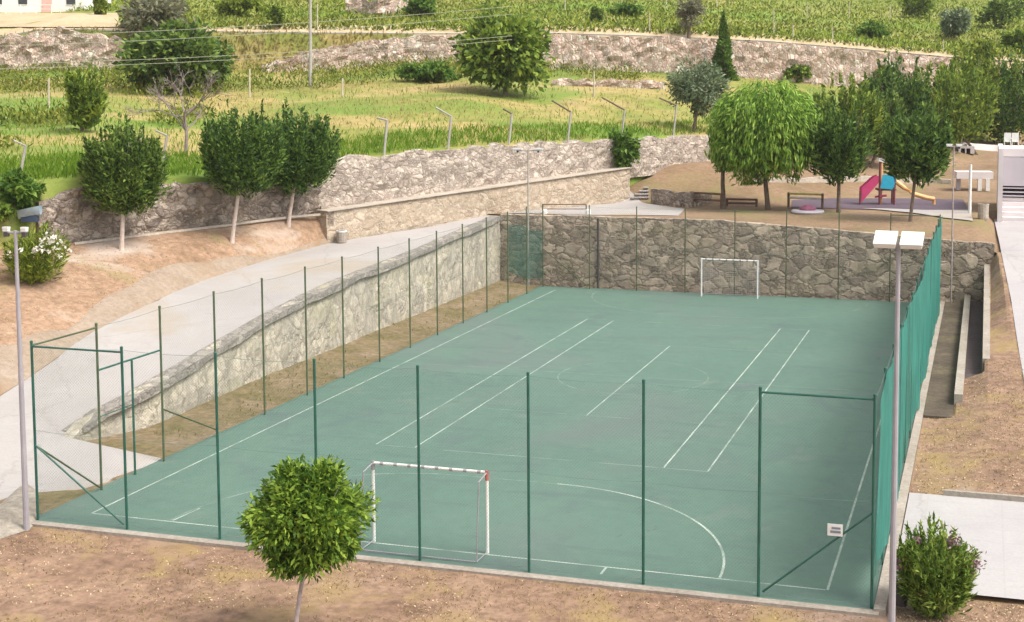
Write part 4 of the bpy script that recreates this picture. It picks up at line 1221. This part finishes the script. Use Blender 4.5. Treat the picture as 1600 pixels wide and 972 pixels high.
for i, (bx, by, cr, mt, lb) in enumerate([
    ((1432), 30, (1400, -16, 1466, 30), 'leaf_mid', 'olive green bush on the hillside, left of the pale top right tree'),
    ((1560), 46, (1522, -10, 1606, 46), 'leaf_dark', 'dark green bush at the top right corner'),
    ((1535), 96, (1500, 62, 1560, 98), 'leaf_lime', 'lime green bush at the right end of the field track'),
    ((1590), 84, (1555, 44, 1625, 84), 'leaf_mid', 'green bush at the right edge below the dark corner bush'),
    ((655), 26, (622, -6, 690, 28), 'leaf_shrub', 'bright green bush at the top edge, left of the tallest tree'),
    ((1360), 60, (1335, 34, 1392, 62), 'leaf_shrub', 'small green bush among the vine stakes at the upper right'),
    ((990), 26, (945, 2, 1010, 28), 'leaf_shrub', 'flat green bush among the vines above the field wall'),
    ((935), 36, (922, 8, 944, 36), 'leaf_dark', 'small dark bush on the vine terrace above the field wall'),
    ((1245), 128, (1222, 98, 1268, 130), 'leaf_mid', 'green bush above the willow at the foot of the field wall'),
    ((370), 26, (330, -12, 420, 28), 'leaf_lime', 'yellow-green bush at the top edge behind the big dark left tree'),
    ((270), 104, (196, 82, 240, 140), 'leaf_dark', 'dark low bush left under the big rounded dark tree'),
    ((150), 24, (146, -12, 168, 26), 'leaf_lime', 'thin yellow-green bush right of the white house'),
    ((1380), 92, (1362, 100, 1400, 132), 'leaf_lime', 'yellowish bush at the foot of the field wall above the playground trees')]):
    tree('hill_bush', lb, 'bush', (bx, by), cr, mt, 'round', 1900, (.55, .28), 34, None, .1, 60 + i, base=hit((cr[0] + cr[2]) / 2, cr[3] - 2))

# ------------------------------------------------------------------ GRASS AND UNDERGROWTH (countless)
def tufts(name, pts, h, wd, mat, lean=.35):
    n = len(pts)
    D = unit(np.stack([RNG.normal(size=n) * lean, RNG.normal(size=n) * lean, np.ones(n)], 1))
    hh = h * RNG.uniform(.5, 1.25, n)
    return stuff(quads_mesh(name, leaf_quads(pts + D * (hh * .42)[:, None], D, hh, wd * RNG.uniform(.7, 1.3, n)), M[mat]))

def sample_px(n, x0, x1, y0, y1, cond=None):
    out = []
    for _ in range(n):
        px = random.uniform(x0, x1); py = random.uniform(y0, y1)
        p = hit(px, py)
        if cond is None or cond(p, px, py): out.append(p)
    return np.array(out)
UTX = [p[0] for p in UT_px]; UTY = [p[1] for p in UT_px]; BX = [p[0] for p in B_px]; BY = [p[1] for p in B_px]; CX = [p[0] for p in C_px]; CY = [p[1] for p in C_px]
def on_terrace(p, px, py):
    return np.interp(px, BX, BY) + 1 < py < np.interp(px, UTX, UTY) - 1
def terr_s(px, py):
    return (py - np.interp(px, BX, BY)) / (np.interp(px, UTX, UTY) - np.interp(px, BX, BY))
dry = sample_px(26000, -40, 1400, 95, 292, lambda p, a, b: on_terrace(p, a, b) and fbm(p[0] * .09, p[1] * .09, 31) > .52)
tufts('dry_grass', dry, .3, .055, 'grass_dry')
grn = sample_px(15000, -40, 1400, 95, 292, lambda p, a, b: on_terrace(p, a, b) and (fbm(p[0] * .09, p[1] * .09, 31) < .5 or a < 250))
band = sample_px(24000, -40, 1110, 150, 292, lambda p, a, b: on_terrace(p, a, b) and terr_s(a, b) > (.76 + .1 * float(vnoise(p[0] * .3, 2, 5))))
edge = sample_px(3500, 180, 1110, 95, 130, lambda p, a, b: on_terrace(p, a, b) and terr_s(a, b) < .12)
tufts('green_grass', np.concatenate([grn, band, edge, band + RNG.normal(size=band.shape) * [.3, .3, 0]]), .42, .06, 'grass_green')
wd_ = sample_px(16000, -60, 1060, 95, 240, lambda p, a, b: on_terrace(p, a, b) and ((terr_s(a, b) < .2 and fbm(p[0] * .12, p[1] * .12, 51) > .40 and a < 1000) or (a < 330 and terr_s(a, b) < .72 and fbm(p[0] * .16, p[1] * .16, 53) > .52)))
tufts('weeds', np.concatenate([wd_ + RNG.normal(size=wd_.shape) * [.4, .4, 0] + np.abs(RNG.normal(size=(len(wd_), 1))) * [0, 0, .45] for _ in range(4)]), .42, .12, 'leaf_weed', .8)
bankg = sample_px(3500, -40, 640, 44, 118, lambda p, a, b: np.interp(a, CX, CY) < b < np.interp(a, BX, BY))
tufts('bank_grass', bankg, .6, .14, 'grass_dry')
hil = sample_px(36000, -40, 1640, -6, 98, lambda p, a, b: b < np.interp(a, CX, CY) - 3 and not (a < 190 and b > 18) )
hw_ = hil @ nw; hs_ = hil[:, 0] * WD[0] + hil[:, 1] * WD[1]
hn = .55 * fbm(hw_ * .33, hs_ * .03, 77) + .45 * fbm(hil[:, 0] * .12, hil[:, 1] * .12, 79)
tufts('vine_leaves', np.concatenate([hil[hn > .47], hil[hn > .47] + RNG.normal(size=hil[hn > .47].shape) * [.5, .5, .35]]), .6, .19, 'leaf_lime', .9)
tufts('undergrowth', hil[hn <= .47], .6, .2, 'leaf_weed', .8)
vg = sample_px(3500, 120, 830, 440, 715, lambda p, a, b: -13.6 < p[0] < -11.3 and p[2] < .5 and p[1] > -13 and fbm(p[0] * .6, p[1] * .35, 9) > .42)
tufts('verge_grass', vg, .16, .05, 'grass_dry')
sg_ = sample_px(9000, -20, 1400, 818, 985, lambda p, a, b: p[1] < -21.6 and fbm(p[0] * .5, p[1] * .8, 25) + max(0, .14 - .05 * (-21.6 - p[1])) > .50)
sg2 = sample_px(5000, 1400, 1610, 560, 985, lambda p, a, b: p[0] > 11.6 and not (-19.8 < p[1] < -12.3) and fbm(p[0] * .7, p[1] * .7, 27) > .5)
sg3 = sample_px(5000, -20, 520, 340, 640, lambda p, a, b: p[0] < road_l(p[1]) - .8 and fbm(p[0] * .35, p[1] * .35, 29) > .5)
tufts('straw', np.concatenate([sg_, sg2, sg3]), .10, .018, 'straw', 1.1)
# dry litter on the foreground and right bank
lt_ = sample_px(9000, -20, 1420, 815, 985, lambda p, a, b: p[1] < -21.55 and fbm(p[0] * .55, p[1] * .9, 15) > .47)
lt2 = sample_px(9000, 1400, 1610, 560, 985, lambda p, a, b: p[0] > 11.5 and not (-19.8 < p[1] < -12.3))
lt3 = sample_px(5000, -20, 520, 340, 640, lambda p, a, b: p[0] < road_l(p[1]))
ll = np.concatenate([lt_, lt2, lt3]); n = len(ll)
stuff(quads_mesh('leaf_litter', leaf_quads(ll + [0, 0, .02], unit(RNG.normal(size=(n, 3)) * [1, 1, .35]), RNG.uniform(.02, .08, n), RNG.uniform(.015, .04, n)), M['litter']))

# ------------------------------------------------------------------ FENCE POSTS, STAKES, POLES, CABLES ON THE TERRACES
ORD = ['leftmost', 'second from the left', 'third from the left', 'fourth from the left', 'fifth from the left', 'sixth from the left', 'seventh from the left', 'eighth from the left', 'ninth from the left', 'tenth from the left', 'eleventh from the left', 'twelfth from the left', 'rightmost']
angled = [(605, 237, 188, -16, -4), (705, 230, 182, -24, -14), (800, 222, 178, -14, -8), (892, 206, 175, -30, -18), (976, 200, 172, -36, -20), (1057, 195, 165, -27, -12)]
for i, (bx, by, ty, ax, ay) in enumerate(angled):
    b = hit(bx, by - 2) if i else uw(bx, by) + nu * .35
    b = uw(bx, by) + nu * .3
    b[2] = drop(b[0], b[1]) - .1
    dep = depth(b)
    t = at_depth(bx, ty, dep); a = at_depth(bx + ax, ty + ay, dep)
    p = thing('fence_post', 'grey bent-armed fence post on the pale terrace wall, %s of six' % (ORD[i] if i < 5 else 'rightmost'), 'fence post', b, 'bent fence posts along the terrace wall')
    MB().tube([b, t], .07, 6).build('post', M['concrete_post'], p)
    MB().tube([t, a], .055, 6).build('arm', M['concrete_post'] if i < 2 else M['trunk'], p)
for (bx, by, ty, lb) in [(261, 272, 212, 'grey bent-topped post between the two dark bank trees'), (40, 272, 228, 'pale thin post in the left meadow above the bright bramble')]:
    b = uw(bx, by) + nu * .5; dep = depth(b); t = at_depth(bx, ty, dep)
    p = thing('fence_post', lb, 'fence post', b)
    MB().tube([b, t], .06, 6).build('post', M['concrete_post'], p)
    MB().tube([t, at_depth(bx - 18, ty - 8, dep)], .045, 6).build('arm', M['concrete_post'], p)
def stake(bx, by, ty, lb, r=.07, group=None):
    b = hit(bx, by); dep = depth(b); t = at_depth(bx, ty, dep)
    mb = MB().tube([b - np.array([0, 0, .2]), t], [r, r * .85], 6)
    for v in range(len(mb.v)): pass
    o = mb.build('wooden_stake', M['stake'])
    tag(o, lb, 'stake', group)
for a in [(76, 168, 122, 'pale stake in the left meadow below the ruined wall'), (390, 152, 108, 'pale stake in the meadow right of the dead tree'),
          (535, 152, 122, 'short pale stake in the meadow right of the utility pole'), (928, 152, 112, 'pale stake beside the low broken garden wall')]:
    stake(*a, .08)
st = [(496, 46, 6), (883, 18, -6), (1015, 50, 20), (1041, 15, -8), (1120, 12, -8), (1209, 58, 16), (1239, 61, 38), (1262, 30, 4), (1301, 66, 42), (1327, 32, 4), (1391, 36, 6), (1447, 28, 8), (1474, 82, 62)]
for i, (bx, by, ty) in enumerate(st):
    stake(bx, by, ty, 'thin pale vine stake among the vines above the field wall, %s' % ORD[i], .07, 'vine stakes on the top terrace')
b = hit(485, 136); dep = depth(b)
up = thing('utility_pole', 'tall pale utility pole standing in the meadow before the field wall', 'utility pole', b)
t = at_depth(485, -40, dep)
MB().tube([b, t], [.16, .11], 9).build('pole', M['concrete_post'], up)
MB().tube([t - np.array([.9, .3, .4]), t + np.array([.9, .3, -.4])], .05, 6).build('crossarm', M['trunk_grey'], up)
def cable(p0, p1, lb, dz0=88, dz1=100, sag=.5):
    a = at_depth(*p0, dz0); b = at_depth(*p1, dz1)
    mb = MB().tube([a + (b - a) * s - np.array([0, 0, sag * 4 * s * (1 - s)]) for s in np.linspace(0, 1, 24)], .017, 5)
    tag(mb.build('power_cable', M['cable']), lb, 'cable', 'power cables crossing the upper left')
cable((-260, 112), (800, 62), 'lowest power cable running across the ruined wall and big dark tree')
cable((-260, 104), (800, 56), 'power cable just above the lowest one, crossing the big dark tree')
cable((-260, 78), (800, 22), 'upper power cable passing over the top of the big dark tree')
cable((-260, 62), (800, 10), 'topmost power cable crossing the pale grey-green tree')

# ------------------------------------------------------------------ WHITE HOUSE AND ITS YARD
b = hit(60, 22)
hd = depth(b); k = hd / FPX
hz = b[2]
house = thing('house', 'white rendered house with a pink door at the top left corner', 'house', b)
ex = np.array([*WD, 0]); ey = nw
def hp(px, up_, back_=0.0):
    q = on_line(px, 22, (b[0], b[1]), WD); return np.array([q[0], q[1], hz + up_]) + ey * back_
def slab(mb, px0, px1, z0, z1, b0_, b1_):
    c8 = [hp(px0, z0, b0_), hp(px1, z0, b0_), hp(px1, z0, b1_), hp(px0, z0, b1_), hp(px0, z1, b0_), hp(px1, z1, b0_), hp(px1, z1, b1_), hp(px0, z1, b1_)]
    i = len(mb.v); mb.v += [tuple(q) for q in c8]
    for q in ((0, 3, 2, 1), (4, 5, 6, 7), (0, 1, 5, 4), (1, 2, 6, 5), (2, 3, 7, 6), (3, 0, 4, 7)): mb.f.append(tuple(i + k_ for k_ in q))
    return mb
slab(MB(), -60, 132, -.6, 5.2, 2.0, 11).build('wall', M['house_white'], house)
slab(MB(), 57, 73, 0, 2.3, 1.93, 1.995).build('door', M['pink'], house)
for pxa in (-20, 20, 96): slab(MB(), pxa, pxa + 14, 1.2, 2.6, 1.93, 1.995).build('window', M['glass'], house)
slab(MB(), -66, 138, 5.2, 5.5, 1.4, 11.6).build('roof', M['roof'], house)
slab(MB(), 133, 138, 0, 2.6, -.2, .3).build('gate_pillar', M['house_white'], house)
rl = thing('railing', 'thin white yard railing in front of the white house', 'railing', b)
mb = MB()
for pxa in (-10, 13, 36, 60, 84, 98, 118): 
    q = hp(pxa, 0, -.8); mb.tube([q, q + np.array([0, 0, 1.1])], .05, 5)
mb.build('uprights', M['white_paint'], rl)
mb = MB(); mb.tube([hp(-40, 1.05, -.8), hp(128, 1.05, -.8)], .04, 5); mb.tube([hp(-40, .55, -.8), hp(128, .55, -.8)], .03, 5); mb.build('bars', M['white_paint'], rl)
yard = [[tuple(hit(px, py) + np.array([0, 0, .12])) for px in np.linspace(-30, 185, 14)] for py in np.linspace(44, 22, 8)]
struct(MB().grid(yard).build('yard', M['dry_path'], None, True))

# stone outcrop on the hillside at the top centre
mbp = [(540, 20), (565, 22), (590, 24), (615, 22), (640, 16)]
stone_wall('hill_wall', 'pinkish broken stone wall on the hillside at the top edge, right of the utility pole',
           [hit(a, c) for a, c in mbp], [hit(a, c) + np.array([0, 0, 1.9]) for a, c in mbp], .8, M['wall_far'], nw, .4, .25, .6)

# ------------------------------------------------------------------ PLAZA: steps, low walls, benches, bins, playground, building
def pl(px, py):
    return hit(px, py)
s0 = pl(990, 313)
steps = thing('steps', 'short flight of pale stone steps at the right end of the ledge wall', 'steps', s0)
kk = depth(s0) / FPX
ax0 = np.array([_r[0], _r[1], 0]); ay0 = np.array([-_r[1], _r[0], 0])
for i in range(4):
    lft = (986 + 6.5 * i - 990) * kk; rgt = (1014 - 990) * kk
    c = s0 + ax0 * (lft + rgt) / 2 + ay0 * (.25 + .34 * i) + np.array([0, 0, .10 + .19 * i])
    MB().box(tuple(c + [0, 0, .07]), (rgt - lft, .5, .06), -YAW * 0 + math.atan2(ax0[1], ax0[0])).build('tread', M['road'], steps)
    MB().box(tuple(c + ay0 * .06 - [0, 0, .06]), (rgt - lft - .04, .44, .19), math.atan2(ax0[1], ax0[0])).build('riser', M['wall_rough'], steps)
q0 = pl(1013, 320); q1 = pl(1078, 326)
ex_ = q1 - q0
# low stone wall along the far edge of the play floor
w0_, w1_, w2_ = pl(1016, 318), pl(1078, 325), pl(1110, 316)
stone_wall('low_wall', 'low mauve stone wall under the dirt bank, right of the stone steps', [w0_, w1_, w2_], [w0_ + [0, 0, 1.0], w1_ + [0, 0, .85], w2_ + [0, 0, .5]], .4, M['wall_rough'], (0, 1), .1, .08)

def barrier(label, pa, pb, h, mat, bars, r=.085, name='barrier'):
    a, b_ = pl(*pa), pl(*pb)
    t_ = thing(name, label, 'barrier', a)
    for e in (a, b_):
        MB().tube([e - [0, 0, .1], e + [0, 0, h]], r, 6).build('post', M[mat], t_)
    for z, m_ in bars:
        MB().tube([a + [0, 0, z], b_ + [0, 0, z]], r * .8, 6).build('rail', M[m_], t_)
barrier('dark wooden two-rail barrier left of the willow trunks', (1080, 323), (1127, 326), .95, 'wood', [(.9, 'wood'), (.5, 'wood')])
barrier('long low dark rail between the two willow trunks', (1136, 322), (1182, 323), .5, 'wood', [(.45, 'wood'), (.2, 'wood')])
barrier('dark-posted barrier with yellow top rail and pale lower rail, right of the willow', (1232, 324), (1285, 326), .95, 'wood', [(.88, 'yellow'), (.62, 'white_paint')])
a, b_ = pl(848, 334), pl(916, 334)
hr = thing('handrail', 'thin metal handrail on the pavement above the far stone wall, left end', 'railing', a)
for e in (a, b_): MB().tube([e - [0, 0, .1], e + [0, 0, .55]], .035, 6).build('post', M['dark_metal'], hr)
MB().tube([a + [0, 0, .55], b_ + [0, 0, .55]], .03, 6).build('rail', M['wood'], hr); MB().tube([a + [0, 0, .28], b_ + [0, 0, .28]], .025, 6).build('rail', M['wood'], hr)
for e, lb in ((a, 'white block at the left foot of the thin handrail'), (b_, 'white block at the right foot of the thin handrail')):
    mb = MB().lathe((e[0] + .15, e[1] - .1, e[2]), [(.16, -.02), (.16, .22), (.12, .28), (0, .29)], 8)
    tag(mb.build('footing_block', M['white_paint']), lb, 'block')

def bin_(label, p, mat='kerb', r=.24, h=.75):
    t_ = thing('litter_bin', label, 'litter bin', p)
    MB().lathe(p, [(r * .85, -.05), (r, .05), (r * 1.02, h), (r * .8, h), (r * .75, h - .2), (0, h - .2)], 12).build('body', M[mat], t_)
    MB().lathe(p, [(r * 1.08, h - .06), (r * 1.08, h + .02), (r * .82, h + .02)], 12).build('rim', M['white_paint' if mat == 'kerb' else mat], t_)
    MB().lathe((p[0], p[1], p[2] + h - .03), [(r * .79, 0), (0, .005)], 12).build('opening', M['dark_metal'], t_)
bin_('stone litter bin standing on the ramp by the ledge wall', on_line(534, 379, LW0 - n_ * .45, d_), 'kerb', .26, .62)
bin_('pale litter bin by the foot of the grey building', pl(1536, 342), 'coping', .3, .85)
wb = thing('white_bin', 'white-topped dark bin half hidden between the right lamp pole and the bush', 'litter bin', at(1408, 945, 0))
p = np.array(wb.location)
MB().lathe(p, [(.14, 0), (.15, .6), (.13, .62)], 12).build('body', M['dark_metal'], wb)
MB().lathe(p, [(.17, .6), (.18, .78), (.12, .9), (.05, .98), (0, .98)], 12).build('lid', M['white_paint'], wb)

# playground tower with slide and chute
t0 = pl(1388, 320)
k = depth(t0) / FPX
ax_, ay_ = np.array([_r[0], _r[1], 0]), np.array([-_r[1], _r[0], 0])
def pp(px, zpx, back_=0.0):           # px across, pixels above the tower's foot line
    return np.array([t0[0], t0[1], t0[2]]) + ax_ * ((px - 1388) * k) + ay_ * back_ + np.array([0, 0, zpx * k])
pg = thing('play_tower', 'playground tower with pink slide, turquoise panel and orange chute', 'playground tower', t0)
for px, h in ((1344, 22), (1374, 68), (1397, 32)):
    MB().tube([pp(px, -2), pp(px, h)], .07, 8).build('tower_post', M['maroon'], pg)
MB().tube([pp(1379, 0, .5), pp(1379, 68, .5)], .07, 8).build('tower_post', M['orange'], pg)
MB().tube([pp(1399, 0, 1.0), pp(1399, 36, 1.0)], .07, 8).build('tower_post', M['maroon'], pg)
def prism(mb, poly, b0_, b1_):
    i = len(mb.v); n_p = len(poly)
    for bb in (b0_, b1_):
        for (x, z) in poly: mb.v.append(tuple(pp(x, z, bb)))
    mb.f.append(tuple(range(i, i + n_p))); mb.f.append(tuple(range(i + n_p, i + 2 * n_p))[::-1])
    for j in range(n_p): mb.f.append((i + j, i + (j + 1) % n_p, i + n_p + (j + 1) % n_p, i + n_p + j))
    return mb
sl = prism(MB(), [(1346, 4), (1372, 34), (1373, 46), (1366, 44), (1346, 26)], -.03, .03)
sl2 = prism(sl, [(1346, 4), (1372, 34), (1373, 46), (1366, 44), (1346, 26)], .75, .81)
prism(sl, [(1346, 8), (1372, 37), (1373, 40), (1346, 11)], .0, .78)
slide = sl.build('slide', M['magenta'], pg)
prism(MB(), [(1375, 26), (1393, 24), (1398, 30), (1394, 47), (1378, 47)], -.06, -.01).build('side_panel', M['turq'], pg)
prism(MB(), [(1392, 27), (1401, 26), (1401, 45), (1392, 43)], .3, .35).build('back_panel', M['navy'], pg)
prism(MB(), [(1372, 22), (1400, 22), (1400, 25), (1372, 25)], .0, 1.0).build('deck', M['wood'], pg)
prism(MB(), [(1371, 68), (1381, 66), (1380, 71), (1372, 73)], -.1, .6).build('roof_cap', M['white_paint'], pg)
ch = MB().tube([pp(1401, 36, .4), pp(1414, 26, .4), pp(1430, 16, .4), pp(1450, 10, .4), pp(1462, 8, .4)], [.16, .15, .15, .15, .15], 9)
ch.tube([pp(1461, 8, .4), pp(1462, -4, .4)], .1, 7)
ch.build('chute', M['orange'], pg)
prism(MB(), [(1336, -3), (1400, -3), (1400, 0), (1336, 0)], -.9, -.6).build('base_board', M['plaster_light'], pg)
MB().tube([pp(1368, 12, .2), pp(1386, 14, .2)], .07, 6).build('rung', M['magenta'], pg)
# small roundabout
p = pl(1262, 333)
ca = thing('roundabout', 'low round pinkish roundabout in front of the yellow-railed barrier', 'roundabout', p)
MB().lathe(p, [(.95, .0), (1.0, .1), (.95, .18), (0, .2)], 20).build('disc', M['plaster'], ca)
MB().lathe((p[0], p[1], p[2] + .2), [(.5, 0), (.5, .12), (.2, .3), (0, .3)], 12).build('hub', M['plum'], ca)
# white posts, table
p = pl(1515, 333)
tag(MB().tube([p - [0, 0, .1], p + [0, 0, 76 * depth(p) / FPX]], [.1, .08], 8).build('white_post', M['white_paint']), 'tall white post beside the pale litter bin, right of the playground', 'post')
p = pl(1520, 297)
tk = depth(p) / FPX
tb_ = thing('concrete_table', 'long white table between the white post and the grey building', 'table', p)
MB().box((p[0] + .0, p[1], p[2] + 24 * tk), (56 * tk, 1.4, .5), .2).build('table_top', M['plaster_light'], tb_)
for sx in (10, 22): MB().box((p[0] + sx * tk, p[1] - .5, p[2] + 9 * tk), (.28, .28, 18 * tk), .2).build('leg', M['white_paint'], tb_)
for sx in (-22,): MB().box((p[0] + sx * tk, p[1] - .3, p[2] + 9 * tk), (.28, .28, 18 * tk), .2).build('leg', M['plaster'], tb_)
p = pl(1510, 239); tk = depth(p) / FPX
bq = thing('barbecue', 'small white stone barbecue under the tall back-row tree', 'barbecue', p)
mb = MB(); mb.box((p[0], p[1], p[2] + 9 * tk), (24 * tk, 1.2, 3 * tk)); mb.box((p[0] - 10 * tk, p[1], p[2] + 3.5 * tk), (3.5 * tk, 1.2, 8 * tk)); mb.box((p[0] + 9 * tk, p[1], p[2] + 3.5 * tk), (6 * tk, 1.2, 8 * tk)); mb.box((p[0] - 1 * tk, p[1], p[2] + 3.5 * tk), (2 * tk, 1.2, 8 * tk))
mb.build('body', M['plaster_light'], bq)
MB().box((p[0], p[1] + .6, p[2] + 3.5 * tk), (22 * tk, .05, 7.5 * tk)).build('firebox', M['dark_metal'], bq)
MB().tube([p + np.array([-8 * tk, .3, 10 * tk]), p + np.array([-8 * tk, .3, 22 * tk])], .09, 6).build('flue', M['galv'], bq)
p = pl(1545, 232); q = pl(1600, 224)
mbx = [pl(1504, 232), pl(1555, 236), pl(1600, 236)]
stone_wall('park_wall', 'low pale wall beyond the white table, under the back-row trees', [x for x in mbx], [x + [0, 0, .5] for x in mbx], .4, M['plaster_light'], (0, 1), .02, .01)

mbx = [pl(1178, 287), pl(1262, 286), pl(1352, 284), pl(1440, 286), pl(1486, 288)]
stone_wall('park_wall', 'low pale stone kerb wall running behind the playground and willow', mbx, [x + [0, 0, .36] for x in mbx], .35, M['coping'], (0, 1), .05, .03)
# grey concrete building with steps at the right edge
bx0 = at(1558, 342, 3.5); y0 = bx0[1]; z0 = float(zp(34)) 
k = depth(bx0) / FPX
bd = thing('building', 'grey concrete building with slatted vents and front steps at the right edge', 'building', bx0)
x_ = bx0[0]
def bz(py): return on_line(1560, py, (0, y0), (1, 0))[2]
MB().box((x_ + .14, y0 + 3, (bz(232) + 3.3) / 2), (.28, 7, bz(232) - 3.3)).build('corner_pillar', M['plaster_light'], bd)
MB().box((x_ + 6.3, y0 + 4.0, (bz(248) + bz(294)) / 2), (12, 4.0, bz(248) - bz(294))).build('wall', M['plaster'], bd)
MB().box((x_ + 6.3, y0 + 4.2, bz(241)), (12, 4.4, bz(235) - bz(247.6))).build('parapet', M['plaster_light'], bd)
MB().box((x_ + 6.3, y0 + 4.6, (bz(294.2) + bz(313)) / 2), (12, 2.6, bz(294.2) - bz(313))).build('vent_recess', M['dark_metal'], bd)
for yy in (297.5, 304, 310): MB().box((x_ + 6.3, y0 + 2.3, bz(yy)), (12, .5, .08)).build('vent_slat', M['plaster'], bd)
zc = bz(313.3)
for i in range(5):
    zt2 = zc - (zc - 3.35) * i / 5.0
    MB().box((x_ + 6.3, y0 + 2.6 - i * .55 + (1.2 if i == 0 else 0), (zt2 + 3.2) / 2 - .002 * i), (12, .62 if i else 3.2, zt2 - 3.2)).build('step', M['plaster_light'], bd)
# two white chairs on the parapet terrace
for sx, lb in ((1574, 'left white plastic chair on the grey building\'s roof terrace'), (1586, 'right white plastic chair on the grey building\'s roof terrace')):
    c = on_line(sx, 233, (0, y0 + 3.2), (1, 0)); c[2] = bz(234.9)
    chh = thing('chair', lb, 'chair', c, 'white chairs on the roof terrace')
    MB().box((c[0], c[1], c[2] + .40), (.42, .42, .05)).build('seat', M['white_paint'], chh)
    MB().box((c[0], c[1] + .21, c[2] + .68), (.42, .04, .5)).build('backrest', M['white_paint'], chh)
    for dx in (-.18, .18):
        for dy in (-.18, .18):
            MB().tube([(c[0] + dx * 1.1, c[1] + dy * 1.1, c[2]), (c[0] + dx, c[1] + dy, c[2] + .38)], .025, 6).build('leg', M['white_paint'], chh)
        MB().box((c[0] + dx * 1.15, c[1], c[2] + .6), (.04, .42, .035)).build('armrest', M['white_paint'], chh)

# pale blue bathtub-like trough by the broken wall at the left
p = uw(44, 348) - nu * .2
tr_ = thing('water_trough', 'pale blue plastic trough lying by the broken wall under the bright bramble', 'trough', p)
tk = depth(p) / FPX
P = []
for i, s in enumerate(np.linspace(-1, 1, 9)):
    wv = .32 * math.sqrt(max(.15, 1 - .6 * s * s))
    P.append([p + ax_ * s * 17 * tk + ay_ * (wv * a) + np.array([0, 0, hh + .1 * s]) for a, hh in ((-1.0, 24 * tk), (-.92, 22 * tk), (-.6, 12 * tk), (0, 9 * tk), (.6, 12 * tk), (.92, 22 * tk), (1, 24 * tk))])
MB().grid(P).build('basin', M['tarp'], tr_, True)
MB().box(tuple(p + np.array([0, 0, 7 * tk])), (24 * tk, .3, 10 * tk), .3).build('stand', M['navy'], tr_)
